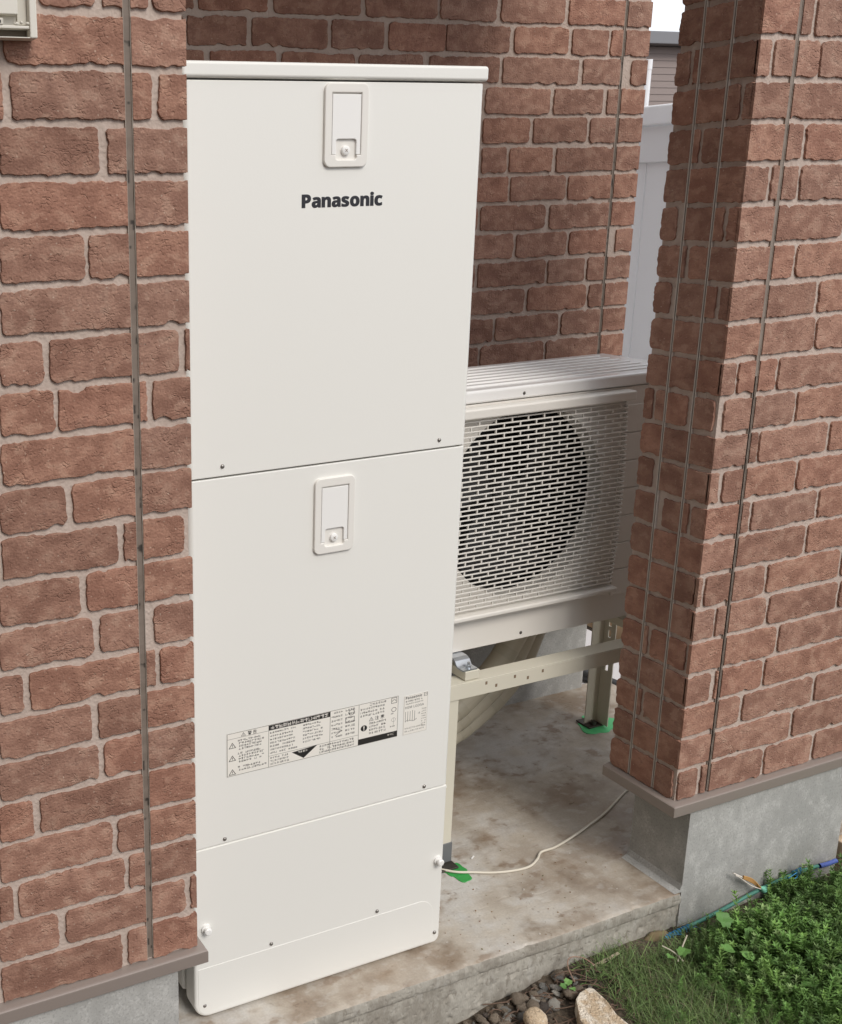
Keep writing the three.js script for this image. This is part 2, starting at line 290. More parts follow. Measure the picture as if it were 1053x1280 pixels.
function brickGeo(w, h, seed, cutL, cutR, full) { // face to +z at z = 0, its back at z = -D; cut sides are straight
  const R = rng(seed), step = 0.0042, pts = [], hw = w / 2, hh = h / 2, cr = 0.005 + 0.009 * R();
  const crL = cutL ? 0.0004 : Math.min(cr, w * 0.2), crR = cutR ? 0.0004 : Math.min(cr * (0.7 + 0.6 * R()), w * 0.2);
  const ph = R() * 100, chips = [...Array(1 + Math.floor(w * 16))].map(() => [(R() - 0.5) * w, R() < 0.68 ? -hh : hh, 0.005 + 0.013 * R(), 0.0012 + 0.0055 * R() * R()]);
  const wob = (s, k) => 0.0026 * (vnoise(s * 38 + ph, k, 4096, 64, seed) - 0.5) + 0.0024 * (vnoise(s * 120 + ph, k, 4096, 64, seed + 3) - 0.5) + 0.0019 * (vnoise(s * 240 + ph, k, 4096, 64, seed + 5) - 0.5);
  const side = (ax, ay, bx, by, nx, ny, cut, k) => {
    const len = Math.hypot(bx - ax, by - ay), n = Math.max(2, Math.round(len / step));
    for (let i = 0; i < n; i++) {
      const t = i / n, x = ax + (bx - ax) * t, y = ay + (by - ay) * t; let d = cut ? 0 : wob(t * len, k);
      if (ny) for (const [cx, cy, cw, cd] of chips) if (cy * ny > 0) { const q = Math.abs(x - cx) / cw; if (q < 1) d -= cd * (1 - q * q); }
      if (ny) { // courses of hand-made brick sag and swell a little along their length
        d += 0.0014 * Math.sin(ph + x * 17 + k) * (full ? 1 : 0.5);
        if (cutL) d *= sstep(-hw, -hw + 0.006, x) * 0.8 + 0.2; if (cutR) d *= sstep(hw, hw - 0.006, x) * 0.8 + 0.2;
      }
      pts.push([x + nx * d, y + ny * d, cut ? 1 : 0]);
    }
  };
  const arc = (cx, cy, r, a0, cut) => { if (cut) { return; } for (let i = 1; i < 3; i++) { const a = a0 + i * Math.PI / 6; pts.push([cx + Math.cos(a) * r, cy + Math.sin(a) * r, 0]); } };
  side(-hw + crL, -hh, hw - crR, -hh, 0, -1, false, 1); arc(hw - crR, -hh + crR, crR, -Math.PI / 2, cutR);
  side(hw, -hh + crR, hw, hh - crR, 1, 0, cutR, 2); arc(hw - crR, hh - crR, crR, 0, cutR);
  side(hw - crR, hh, -hw + crL, hh, 0, 1, false, 3); arc(-hw + crL, hh - crL, crL, Math.PI / 2, cutL);
  side(-hw, hh - crL, -hw, -hh + crL, -1, 0, cutL, 4); arc(-hw + crL, -hh + crL, crL, Math.PI, cutL);
  const n = pts.length, inset = (k) => pts.map(([x, y, c], i) => {
    const a = pts[(i + n - 1) % n], b = pts[(i + 1) % n]; let nx = b[1] - a[1], ny = a[0] - b[0]; const l = Math.hypot(nx, ny) || 1; nx /= l; ny /= l;
    if (c) return [x, y]; const kk = k * (0.7 + 0.6 * vnoise(i * 0.31 + ph, 9, 4096, 64, seed + 8));
    if ((cutL && x < -hw + 0.002) || (cutR && x > hw - 0.002)) nx = 0;
    return [x - nx * kk, y - ny * kk];
  });
  const rings = [[pts, -D - 0.003], [inset(0.0002), -0.0015], [inset(0.0005), -0.0004], [inset(0.0010), 0]], pos = [], idx = [];
  rings.forEach(([r, z]) => r.forEach(([x, y, c]) => pos.push(x, y, c && z > -0.0020 ? 0 : z)));
  for (let r = 0; r < 3; r++) for (let i = 0; i < n; i++) { const a = r * n + i, b = r * n + (i + 1) % n; idx.push(a, b, b + n, a, b + n, a + n); }
  const face = THREE.ShapeUtils.triangulateShape(rings[3][0].map(([x, y]) => new THREE.Vector2(x, y)), []);
  for (const [a, b, c] of face) idx.push(3 * n + a, 3 * n + b, 3 * n + c);
  let g = new THREE.BufferGeometry(); g.setAttribute('position', new THREE.Float32BufferAttribute(pos, 3)); g.setIndex(idx);
  g = toCreasedNormals(g, 0.7);
  const p = g.attributes.position, uv = new Float32Array(p.count * 2), ou = R() * 7, ov = R() * 7, fl = R() < 0.5 ? -1 : 1;
  for (let i = 0; i < p.count; i++) { uv[2 * i] = ou + fl * (p.getX(i)) / 0.62; uv[2 * i + 1] = ov + (p.getY(i) + p.getZ(i)) / 0.62; }
  g.setAttribute('uv', new THREE.BufferAttribute(uv, 2)); return g;
}
let brickSeed = 1000;
function layBrick(parent, x0, x1, k, place, cutL, cutR) { // place(u, y) sets position and turn from the distance along the wall
  if (x1 - x0 < 0.006) return; const R = rng(brickSeed += 7);
  const h = P - 0.0106 + (R() - 0.5) * 0.0022 + (k === 0 ? 0.0040 : 0), y = YB + P * (k + 0.5) - (k === 0 ? 0.0024 : 0) + (R() - 0.5) * 0.0016;
  const m = obj('brick', brickGeo(x1 - x0, h, brickSeed, cutL, cutR, x1 - x0 > 0.12), M.brick[Math.floor(R() * M.brick.length)], parent);
  place(m, (x0 + x1) / 2, y); m.position.y = y; return m;
}
const parse = (s) => s.split(' ').map((t) => t.split(',').map(Number));
function fillCourse(list, lo, hi, grooves, k) { // finish a course on both sides of the spans read from the photograph
  const R = rng(k * 131 + Math.round(lo * 1000) + 5000), out = list.map((a) => [...a]); const gap = 0.011;
  let x = out.length ? out[0][0] - gap : hi;
  while (x > lo + 0.01) {
    let len = R() < 0.3 ? 0.09 + 0.05 * R() : 0.18 + 0.05 * R(), x0 = Math.max(lo, x - len);
    for (const g of grooves) { if (x0 < g + 0.0055 && x > g + 0.01) x0 = Math.max(x0, g + 0.0055); if (Math.abs(x - g) < 0.02 && x > g - 0.005) x = g - 0.0055, x0 = Math.max(lo, x - len); }
    if (x0 - lo < 0.03) x0 = lo; out.unshift([x0, x]); x = x0 - gap;
    for (const g of grooves) if (Math.abs(x - g) < 0.018) x = g - 0.0055;
  }
  x = out.length ? out[out.length - 1][1] + gap : lo;
  while (x < hi - 0.02) {
    let x1 = Math.min(hi, x + (R() < 0.3 ? 0.09 + 0.05 * R() : 0.18 + 0.05 * R()));
    for (const g of grooves) if (x < g - 0.01 && x1 > g - 0.0055) x1 = g - 0.0055;
    out.push([x, x1]); x = x1 + gap; for (const g of grooves) if (Math.abs(x - g) < 0.018) x = g + 0.0055;
  }
  return out.map(([a, b]) => { // bricks meet a movement joint with a straight cut
    let cl = false, cr = false;
    for (const g of grooves) { if (a > g - 0.006 && a < g + 0.020) { a = g + 0.0064; cl = true; } if (b < g + 0.006 && b > g - 0.018) { b = g - 0.0064; cr = true; } }
    return [a, b, cl, cr];
  });
}
function sweep(path, prof) { // path: corners in plan [x, z] with the outside on the left of travel; prof: [outwards, y]
  const n = path.length, m = prof.length, pos = [], idx = [];
  const nor = path.map((p, i) => {
    const d = (a, b) => { const x = b[0] - a[0], z = b[1] - a[1], l = Math.hypot(x, z); return [-z / l * -1, x / l * -1]; };
    const a = i ? d(path[i - 1], p) : null, b = i < n - 1 ? d(p, path[i + 1]) : null, u = a || b, v = b || a, k = 1 + u[0] * v[0] + u[1] * v[1];
    return [(u[0] + v[0]) / k, (u[1] + v[1]) / k];
  });
  for (let i = 0; i < n; i++) for (const [o, y] of prof) pos.push(path[i][0] + nor[i][0] * o, y, path[i][1] + nor[i][1] * o);
  for (let i = 0; i < n - 1; i++) for (let j = 0; j < m; j++) { const a = i * m + j, b = i * m + (j + 1) % m; idx.push(a, b, b + m, a, b + m, a + m); }
  const cap = THREE.ShapeUtils.triangulateShape(prof.map(([a, b]) => new THREE.Vector2(a, b)), []);
  for (const [a, b, c] of cap) { idx.push(a, b, c); const e = (n - 1) * m; idx.push(e + a, e + c, e + b); }
  let g = new THREE.BufferGeometry(); g.setAttribute('position', new THREE.Float32BufferAttribute(pos, 3)); g.setIndex(idx); return toCreasedNormals(g, 0.6);
}
const FLASH = [[-0.012, YB + 0.001], [0.008, YB - 0.0026], [0.0125, YB - 0.0036], [0.0146, YB - 0.0050], [0.0153, YB - 0.0074], [0.0153, YB - 0.0285], [0.0137, YB - 0.0305], [0.006, YB - 0.0305], [0.006, YB - 0.0280], [-0.012, YB - 0.018]];

// --- left wall: front face at z = 0, right-hand corner at x = 0
const G_L = -0.0955, L_LO = -0.80;
const leftWall = thing('brick_wall', 'red-brown brick house wall left of the tall white tank, with the wall fitting on it', 'brick wall');
{
  const W = leftWall, top = YB + P * 28;
  obj('mortar_bed', metreUV(box(-3.2, -D + 0.0, YB - 0.0, top, -0.88, -D), 1.6), M.mortar, W);
  for (let k = 0; k < 27; k++) for (const [a, b, cl, cr] of fillCourse(LEFT_COURSES[k] ? parse(LEFT_COURSES[k]) : [], L_LO, 0, [G_L], k)) {
    const corner = b > -0.004; layBrick(W, a, corner ? 0 : b, k, (m, u) => m.position.set(u, 0, 0), cl, cr || corner);
  }
  obj('sealant_joint', metreUV(wavyStrip(G_L, 0.0050, YB + 0.004, top, -D - 0.002, -0.0030, 901), 1.0, 0.3), M.sealant, W);
  for (const s of [-1, 1]) obj('joint_edge', box(G_L + s * 0.0058 - 0.0007, G_L + s * 0.0058 + 0.0007, YB + 0.003, top, -D - 0.001, -0.0014), M.dirtyLip, W);
  obj('flashing', sweep([[-3.2, 0], [0, 0], [0, -0.045]].reverse(), FLASH), M.flashing, W);
  obj('foundation', metreUV(box(-3.2, -0.042, -0.4, YB - 0.021, -0.88, 0.003), 1.1), M.concrete, W);
}
// --- pier: front face at z = 0, its left side at x = XR
const G_R = 1.2995, G_F = [-0.0637, -0.1327];
const pier = thing('brick_pier', 'brick pier at the outer corner, right of the outdoor unit, above the weeds', 'brick pier');
{
  const W = pier, top = YB + P * 28;
  obj('mortar_bed', metreUV(mergeGeometries([box(XR + D, PIER_END, YB, top, -PT + 0.004, -0.034), box(XR + D, G_R - 0.0052, YB, top, -0.0339, -D), box(G_R + 0.0052, PIER_END, YB, top, -0.0339, -D)]), 1.6, 0.37), M.mortar, W);
  for (let k = 0; k < 27; k++) for (const [a, b, cl, cr] of fillCourse(PIER_COURSES[k] ? parse(PIER_COURSES[k]) : [], XR, PIER_END, [G_R], k + 60)) {
    const corner = a < XR + 0.0065; layBrick(W, corner ? XR : a, Math.min(b, PIER_END), k, (m, u) => m.position.set(u, 0, 0), cl || corner, cr);
  }
  // the side towards the tank: three narrow strips of brick between two pale joints
  const extra = { 20: [0.7, 0, 0], 19: [0, 0, 0.57], 18: [0, 0.27, 0], 16: [0.8, 0, 0.45], 15: [0, 0.2, 0], 14: [0.85, 0, 0.5], 11: [0.5, 0.9, 0], 9: [0.85, 0, 0], 8: [0, 0.16, 0.3], 4: [0, 0.22, 0.9], 2: [0, 0.22, 0], 23: [0, 0.4, 0.6], 25: [0.6, 0, 0.3] };
  const seg = [[-PT, G_F[1] - 0.0042], [G_F[1] + 0.0042, G_F[0] - 0.0042], [G_F[0] + 0.0042, -D]];
  for (let k = 0; k < 27; k++) seg.forEach(([a, b], i) => {
    const f = (extra[k] || [0, 0, 0])[i], put = (m, u) => { m.position.set(XR, 0, u); m.rotation.y = -Math.PI / 2; };
    const hasCorner = i === 2 && (PIER_COURSES[k] ? parse(PIER_COURSES[k])[0][0] < XR + 0.0065 : true), end = i === 2 && !hasCorner ? -0.012 : b;
    if (!f) return layBrick(W, a, end, k, put, i > 0, i < 2 || hasCorner);
    const c = a + (b - a) * f; layBrick(W, a, c - 0.005, k, put, i > 0, false); layBrick(W, c + 0.005, end, k, put, false, i < 2 || hasCorner);
  });
  for (const z of G_F) { obj('sealant_joint', metreUV(box(XR + 0.003, XR + D + 0.002, YB + 0.004, top, z - 0.0012, z + 0.0012), 1, 0.2), M.sealant, W); for (const s of [-1, 1]) obj('joint_edge', box(XR + 0.0008, XR + D + 0.001, YB + 0.003, top, z + s * 0.0026 - 0.0010, z + s * 0.0026 + 0.0010), M.paleLip, W); }
  const ySplit = YB + P * 12.5;
  obj('sealant_joint', metreUV(wavyStrip(G_R, 0.0044, ySplit, top, -D - 0.002, -0.0030, 905), 1, 0.6), M.sealantClean, W);
  // lower down the mastic is gone from the middle of the joint, which gapes between its two torn edges
  for (const s of [-1, 1]) obj('torn_mastic', metreUV(wavyStrip(G_R + s * 0.0041, 0.0014, YB + 0.004, ySplit - 0.0005, -0.030, -0.0034, 930 + s, 0.0011), 1, 0.4), M.sealantClean, W);
  for (const s of [-1, 1]) obj('joint_edge', box(G_R + s * 0.0055 - 0.0006, G_R + s * 0.0055 + 0.0006, YB + 0.003, top, -D - 0.001, s < 0 ? -0.0012 : -0.0024), M.dirtyLip, W);
  obj('flashing', sweep([[PIER_END, -0.12], [PIER_END, 0], [XR, 0], [XR, -PT - 0.004]], FLASH), M.flashing, W);
  obj('foundation', metreUV(box(XR + 0.052, 1.786, -0.4, YB - 0.021, -0.153, 0.003), 1.1, 0.4), M.concrete, W);
}
obj('mortar_fillet', metreUV(prism([[-0.0, 0], [-0.022, 0], [-0.006, 0.006], [-0.0005, 0.020], [-0.0, 0.024]].map(([a, b]) => [a, b]), 0, 0.158).rotateY(Math.PI / 2).translate(XR + 0.0525, 0.0003, 0.003), 1.2), M.concrete, pier);
// --- back wall of the recess
const G_B = 1.7665;
const backWall = thing('brick_wall', 'shaded brick wall at the back of the recess, behind the outdoor unit', 'brick wall');
{
  const W = backWall, top = YB + P * 29;
  obj('mortar_bed', metreUV(box(0.0, XB - 0.002, YB, top, -2.6, ZB - D), 1.6, 0.1), M.mortar, W);
  for (let k = 8; k < 27; k++) for (const [a, b, cl, cr] of fillCourse(BACK_COURSES[k] ? parse(BACK_COURSES[k]) : [], 0.02, XB, [G_B], k + 200)) {
    const corner = b > XB - 0.012; layBrick(W, a, corner ? XB : b, k, (m, u) => m.position.set(u, 0, ZB), cl, cr || corner);
  }
  obj('sealant_joint', metreUV(box(G_B - 0.0024, G_B + 0.0024, YB + 0.004, top, ZB - D - 0.001, ZB - 0.0030), 1, 0.8), M.sealant, W);
  for (const s of [-1, 1]) obj('joint_edge', box(G_B + s * 0.0041 - 0.0007, G_B + s * 0.0041 + 0.0007, YB + 0.003, top, ZB - D - 0.001, ZB - 0.0020), M.dirtyLip, W);
  obj('foundation', metreUV(box(0.0, 1.84, -0.4, YB - 0.001, -2.6, -0.915), 1.1, 0.8), M.concrete, W);
}
// --- what roofs the recess: the upper storey of the house, just above the frame
tag(obj('porch_ceiling', box(-0.02, 1.40, YB + P * 28 + 0.002, YB + P * 28 + 0.03, ZB + 0.001, 0.01), std([0.55, 0.50, 0.44], 0.8)), null, null, null, 'structure');
tag(obj('upper_storey', box(-3.3, 1.40, YB + P * 28 + 0.034, 5.2, -6, 0.012), std([0.30, 0.17, 0.12], 0.9)), null, null, null, 'structure');

// unseen block added on the left, outside the frame: it keeps that side's sky off the recess
tag(obj('added_sky_blocker', box(-3.3, -1.35, -0.4, 5.2, 0.02, 5.5), std([0.16, 0.11, 0.085], 0.9)), null, null, null, 'structure');

// ------------------------------------------------------------------ slab and ground
{
  const s = thing('concrete_slab'); tag(s, null, null, null, 'structure');
  const n = 420, flat = [[SLAB.z0, 0], [-0.5, 0], [-0.12, 0], [-0.03, 0], [-0.006, -0.0002], [0.0012, -0.0012], [0.0042, -0.0034]], edge = [[0.0042, -0.0034], [0.0054, -0.0075], [0.0057, -0.014], [0.0056, -0.021], [0.0052, -0.0275], [0.0040, -0.0325], [0.0012, -0.0345], [-0.012, -0.036]];
  const run = (prof, worn, mapUV) => { const pos = [], uv = [], idx = [], m = prof.length; let len = 0; const arc = prof.map(([z, y], i) => (i ? len += Math.hypot(z - prof[i - 1][0], y - prof[i - 1][1]) : 0));
    for (let i = 0; i <= n; i++) { const x = SLAB.x0 + (SLAB.x1 - SLAB.x0) * i / n, back = x > 1.258 || x < -0.05 ? 0.022 : 0; prof.forEach(([z, y], j) => { // trowelled edge, worn and chipped along its run
      const e = z > -0.003 ? 1 : 0, d = e * (0.0030 * (gfbm(x / 2.2, 0.3, 18, 8, 4, 641) - 0.5) + 0.0018 * (gfbm(x / 2.2, y * 9 + 0.5, 160, 160, 2, 643) - 0.5)), chip = e * 0.0055 * sstep(0.68, 0.82, gfbm(x / 2.2, 0.6, 60, 8, 3, 645)) * (y > -0.01 ? 1 : 0.3);
      pos.push(x, y + (y < -0.034 ? 0.004 * (gfbm(x / 2.2, 0.1, 40, 8, 3, 649) - 0.5) : 0) - chip * 0.5, z + d - chip - (e ? back : 0)); uv.push(...mapUV(x, arc[j], len)); }); }
    for (let i = 0; i < n; i++) for (let j = 0; j < m - 1; j++) { const a = i * m + j; idx.push(a, a + 1, a + m + 1, a, a + m + 1, a + m); }
    const g = new THREE.BufferGeometry(); g.setAttribute('position', new THREE.Float32BufferAttribute(pos, 3)); g.setAttribute('uv', new THREE.Float32BufferAttribute(uv, 2)); g.setIndex(idx); g.computeVertexNormals(); return g; };
  obj('slab_top', run(flat, 0, (x, a, l) => [(x - SLAB.x0) / (SLAB.x1 - SLAB.x0), a / l]), M.slab, s);
  obj('slab_edge', run(edge, 1, (x, a) => [x / 0.9, 0.3 + a / 0.9]), M.roughConcrete, s);
  const b = new THREE.PlaneGeometry(SLAB.x1 - SLAB.x0, 0.37, 500, 80), p = b.attributes.position, q = b.attributes.uv; // the rough cast face below the topping
  for (let i = 0; i < p.count; i++) { const x = p.getX(i) + (SLAB.x0 + SLAB.x1) / 2, y = p.getY(i) - 0.0305 - 0.185; p.setXYZ(i, x, y, (x > 1.258 || x < -0.05 ? -0.022 : 0) + 0.0004 + 0.004 * (gfbm(x / 2.2, y + 0.5, 24, 12, 5, 651) - 0.5) - 0.004 * sstep(0.68, 0.8, gfbm(x / 2.2, y + 0.5, 90, 50, 2, 653))); q.setXY(i, x / 0.9, y / 0.9); }
  b.computeVertexNormals(); obj('slab_body', b, M.roughConcrete, s); obj('slab_core', box(SLAB.x0, SLAB.x1, -0.4, -0.04, -0.93, -0.030), M.concrete, s);
}
const groundY = (x, z) => { // soil banks up from the gravel on the left to the weeds on the right
  const b = mix(-0.148, -0.096, sstep(0.55, 0.98, x)); const far = sstep(0.5, 1.6, z) + sstep(1.75, 2.1, x);
  const lump = 0.012 * (fbm(x / 4 + 5, z / 4 + 5, 40, 40, 3, 601) - 0.5); const mound = 0.040 * sstep(1.10, 1.5, x) * sstep(0.05, 0.18, z) * (1 - sstep(0.5, 1, z));
  return mix(b + lump + mound, -0.14, Math.min(1, far));
};
{
  const g = new THREE.PlaneGeometry(1, 1, 220, 220); g.rotateX(-Math.PI / 2); const p = g.attributes.position, uv = g.attributes.uv;
  const warp = (t) => { const s = Math.sign(t), a = Math.abs(t) * 2; return s * (a * 1.1 + 60 * Math.pow(a, 9)); };
  for (let i = 0; i < p.count; i++) { const x = 1.1 + warp(p.getX(i)), z = 0.3 + warp(p.getZ(i)); const hole = x < 1.9 && z < -0.02; p.setXYZ(i, x, hole ? -0.25 : groundY(x, z), z); uv.setXY(i, x / 0.8, z / 0.8); }
  g.computeVertexNormals(); tag(obj('ground', g, M.soil), null, null, null, 'structure');
}
tag(obj('path', metreUV(rbox(1.99, 2.42, -0.2, -0.11, -4, -0.2, 0.004), 1.2), std([0.62, 0.60, 0.60], 0.9)), null, null, null, 'structure');
// ------------------------------------------------------------------ hot water tank
const font = await new FontLoader().loadAsync('fonts/droid/droid_sans_bold.typeface.json');
{
  const ZT = -0.078, X0 = 0.0285, X1 = 0.6255, T = thing('water_tank', 'tall cream white hot water tank standing on the slab between the brick walls', 'water tank', [0, 0, 0]);
  const part = (n, g, m, p = T) => obj(n, g, m, p);
  // every front sheet wraps round both upright edges with a soft bend
  const front = (y0, y1, r) => { // pressed sheet with rolled left and right edges
    const s = new THREE.Shape(), rr = 0.011, zb = -0.06; s.moveTo(X0, zb); s.lineTo(X0, -rr); s.absarc(X0 + rr, -rr, rr, Math.PI, Math.PI / 2, true); s.lineTo(X1 - rr, 0); s.absarc(X1 - rr, -rr, rr, Math.PI / 2, 0, true); s.lineTo(X1, zb); s.lineTo(X0, zb);
    const g = new THREE.ExtrudeGeometry(s, { depth: y1 - y0 - 2 * r, bevelEnabled: true, bevelThickness: r, bevelSize: r, bevelOffset: -r, bevelSegments: 3, curveSegments: 10 });
    g.rotateX(-Math.PI / 2); g.scale(1, 1, -1); // plan -> upright, front to +z
    const p = g.attributes.position; for (let i = 0; i < p.count; i++) p.setZ(i, p.getZ(i)); g.translate(0, y0 + r, 0);
    const idx = g.index; if (!idx) { for (let i = 0; i < p.count; i += 3) { const a = [p.getX(i + 1), p.getY(i + 1), p.getZ(i + 1)]; p.setXYZ(i + 1, p.getX(i + 2), p.getY(i + 2), p.getZ(i + 2)); p.setXYZ(i + 2, ...a); } }
    g.translate(0, 0, ZT); const q = g; q.deleteAttribute('normal'); q.computeVertexNormals(); return metreUV(toCreasedNormals(mergeVertices(q, 1e-5), 0.5), 1);
  };
  part('cabinet', rbox(X0 + 0.002, X1 - 0.002, 0.03, 1.80, -0.755, ZT - 0.0605, 0.006), M.panel);
  part('inner_frame', box(X0 + 0.010, X1 - 0.010, 0.05, 1.79, ZT - 0.058, ZT - 0.008), std([0.18, 0.17, 0.15], 0.8));
  part('upper_panel', front(1.1345, 1.7985, 0.002), M.panel);
  part('middle_panel', front(0.3945, 1.1315, 0.002), M.panel);
  { // lower sheet: rounded at its two bottom corners
    const s = roundRect(X0 + 0.001, X1 - 0.001, 0.006, 0.3925, [0.034, 0.016, 0.0015, 0.0015]);
    part('lower_panel', metreUV(plate(s, ZT - 0.04, 0.04, 0.006, 10, 4), 1), M.panel);
    const c = new THREE.Shape(); c.moveTo(X0 + 0.0085, 0.040); c.quadraticCurveTo(X0 + 0.010, 0.014, X0 + 0.034, 0.0125); c.lineTo(0.603, 0.0125); c.lineTo(0.603, 0.086); c.absarc(0.566, 0.086, 0.037, 0, Math.PI / 2); c.lineTo(0.062, 0.1235); c.lineTo(X0 + 0.0085, 0.1235); c.lineTo(X0 + 0.0085, 0.040);
    part('service_cover', metreUV(plate(c, ZT - 0.001, 0.0017, 0.0005, 12, 2), 1), M.panel);
  }
  part('lid', metreUV(rbox(X0 - 0.003, X1 + 0.004, 1.8015, 1.8275, -0.757, ZT + 0.005, 0.006, 4), 1), M.panel);
  const screw = (x, y, r = 0.0042, m = M.steel, z = ZT) => { const g = new THREE.SphereGeometry(r, 14, 8, 0, Math.PI * 2, 0, Math.PI / 2); g.rotateX(Math.PI / 2); g.scale(1, 1, 0.75); part('screw', at(g, x, y, z), m); };
  for (const [x, y] of [[0.0963, 1.1527], [0.561, 1.15], [0.0974, 0.4045], [0.5641, 0.404], [0.0507, 0.0356]]) screw(x, y);
  for (const [x, y] of [[0.202, 0.1335], [0.4572, 0.1335], [0.610, 0.0335]]) screw(x, y, 0.0042, M.steel, ZT + 0.0005);
  for (const x of [0.0545, 0.6085]) { // white push plugs of the lower sheet
    const pts = [[0, 0.0150], [0.0058, 0.0147], [0.0078, 0.0130], [0.0078, 0.0095], [0.0055, 0.0085], [0.0055, 0.0045], [0.0098, 0.0038], [0.0098, 0]].map(([r, y]) => new THREE.Vector2(r, y));
    const g = new THREE.LatheGeometry(pts.reverse(), 20); g.rotateX(Math.PI / 2); part('push_plug', at(toCreasedNormals(g, 0.6), x, 0.2155, ZT), M.flap);
  }
  for (const [cx, y0, y1] of [[0.3340, 1.6585, 1.7960], [0.3278, 0.9590, 1.1060]]) { // flap covers
    const H = y1 - y0, s = roundRect(cx - 0.0435, cx + 0.0435, y0, y1, 0.0125), wy0 = y0 + 0.148 * H, wy1 = y1 - 0.115 * H, wx = 0.0292;
    const hole = new THREE.Path(); hole.moveTo(cx - wx, wy0); // window with the finger dip at the bottom
    hole.lineTo(cx - wx, wy1); hole.lineTo(cx + wx, wy1); hole.lineTo(cx + wx, wy0); hole.lineTo(cx + 0.021, wy0); hole.lineTo(cx + 0.021, wy0 - 0.003); hole.absarc(cx + 0.016, wy0 - 0.003, 0.005, 0, -Math.PI / 2, true); hole.lineTo(cx - 0.016, wy0 - 0.008); hole.absarc(cx - 0.016, wy0 - 0.003, 0.005, -Math.PI / 2, -Math.PI, true); hole.lineTo(cx - 0.021, wy0); hole.lineTo(cx - wx, wy0);
    s.holes.push(hole); const b = part('flap_bezel', plate(s, ZT - 0.002, 0.0075, 0.0018, 10, 3), M.bezel);
    const f = new THREE.Shape(), a = wx - 0.0009, t = wy0 + 0.0265; f.moveTo(cx - a, wy0 + 0.0006); f.lineTo(cx - 0.0205, wy0 + 0.0006); f.lineTo(cx - 0.0205, t - 0.005); f.absarc(cx - 0.0155, t - 0.005, 0.005, Math.PI, Math.PI / 2, true); f.lineTo(cx + 0.0155, t); f.absarc(cx + 0.0155, t - 0.005, 0.005, Math.PI / 2, 0, true); f.lineTo(cx + 0.0205, wy0 + 0.0006); f.lineTo(cx + a, wy0 + 0.0006); f.lineTo(cx + a, wy1 - 0.0022); f.lineTo(cx - a, wy1 - 0.0022); f.lineTo(cx - a, wy0 + 0.0006);
    part('flap', plate(f, ZT + 0.0005, 0.0042, 0.0008, 8, 2), M.flap, b);
    part('recess', box(cx - wx - 0.001, cx + wx + 0.001, wy0 - 0.0085, wy1 + 0.001, ZT - 0.0035, ZT + 0.0004), M.bezel, b);
    const k = new THREE.LatheGeometry([[0, 0.0056], [0.006, 0.0054], [0.0078, 0.0042], [0.0082, 0.002], [0.0082, 0]].map(([r, y]) => new THREE.Vector2(r, y)).reverse(), 22); k.rotateX(Math.PI / 2);
    part('knob', at(toCreasedNormals(k, 0.6), cx, wy0 + 0.0075, ZT + 0.0004), M.flap, b);
    const cross = []; for (const q of [0.785, -0.785]) { const g = new THREE.BoxGeometry(0.0062, 0.0012, 0.0006); g.rotateZ(q); cross.push(at(g, cx, wy0 + 0.0075, ZT + 0.0061)); }
    part('knob_slot', mergeGeometries(cross), std([0.42, 0.37, 0.33], 0.6), b);
  }
  { // maker's lettering, one thin foil letter beside the other
    const cap = 0.0214, gs = []; let x = 0;
    for (const ch of 'Panasonic') { const g = new TextGeometry(ch, { font, size: cap, depth: 0.0003, curveSegments: 6, bevelEnabled: true, bevelSize: 0.00078, bevelThickness: 0.0001, bevelSegments: 1 }); g.computeBoundingBox(); const b = g.boundingBox; g.translate(x - b.min.x, 0.0008, 0); gs.push(g); x += b.max.x - b.min.x + 0.0011; }
    const letters = mergeGeometries(gs); letters.scale(0.1644 / (x - 0.0011), 1, 1); part('lettering', at(letters, 0.2502, 1.5922, ZT), M.ink);
  }
  { // the long notice and the rating plate, printed sheets
    const W = 2048, H = 480, c = document.createElement('canvas'); c.width = W; c.height = H; const q = c.getContext('2d'), R = rng(9001);
    const glyphs = (x, y, w, s, ink = '#2b2a29', sp = 1.0) => { // a line of small printed characters, each a few strokes
      q.strokeStyle = ink; q.lineWidth = Math.max(1.2, s * 0.105); for (let px = x; px < x + w - s; px += s * sp) { if (R() < 0.06) continue; q.beginPath(); const n = 3 + Math.floor(R() * 3);
        for (let i = 0; i < n; i++) { const h = R() < 0.55, a = y + s * (0.1 + 0.8 * R()), b = px + s * (0.08 + 0.8 * R()); if (h) { q.moveTo(px + s * 0.06, a); q.lineTo(px + s * 0.88, a + (R() - 0.5) * s * 0.12); } else { q.moveTo(b, y + s * 0.06); q.lineTo(b + (R() - 0.5) * s * 0.3, y + s * 0.94); } } q.stroke(); }
    };
    const tri = (x, y, s) => { q.strokeStyle = '#222'; q.lineWidth = s * 0.09; q.beginPath(); q.moveTo(x, y + s); q.lineTo(x + s / 2, y + s * 0.1); q.lineTo(x + s, y + s); q.closePath(); q.stroke(); q.fillStyle = '#222'; q.fillRect(x + s * 0.45, y + s * 0.42, s * 0.1, s * 0.28); q.fillRect(x + s * 0.45, y + s * 0.78, s * 0.1, s * 0.09); };
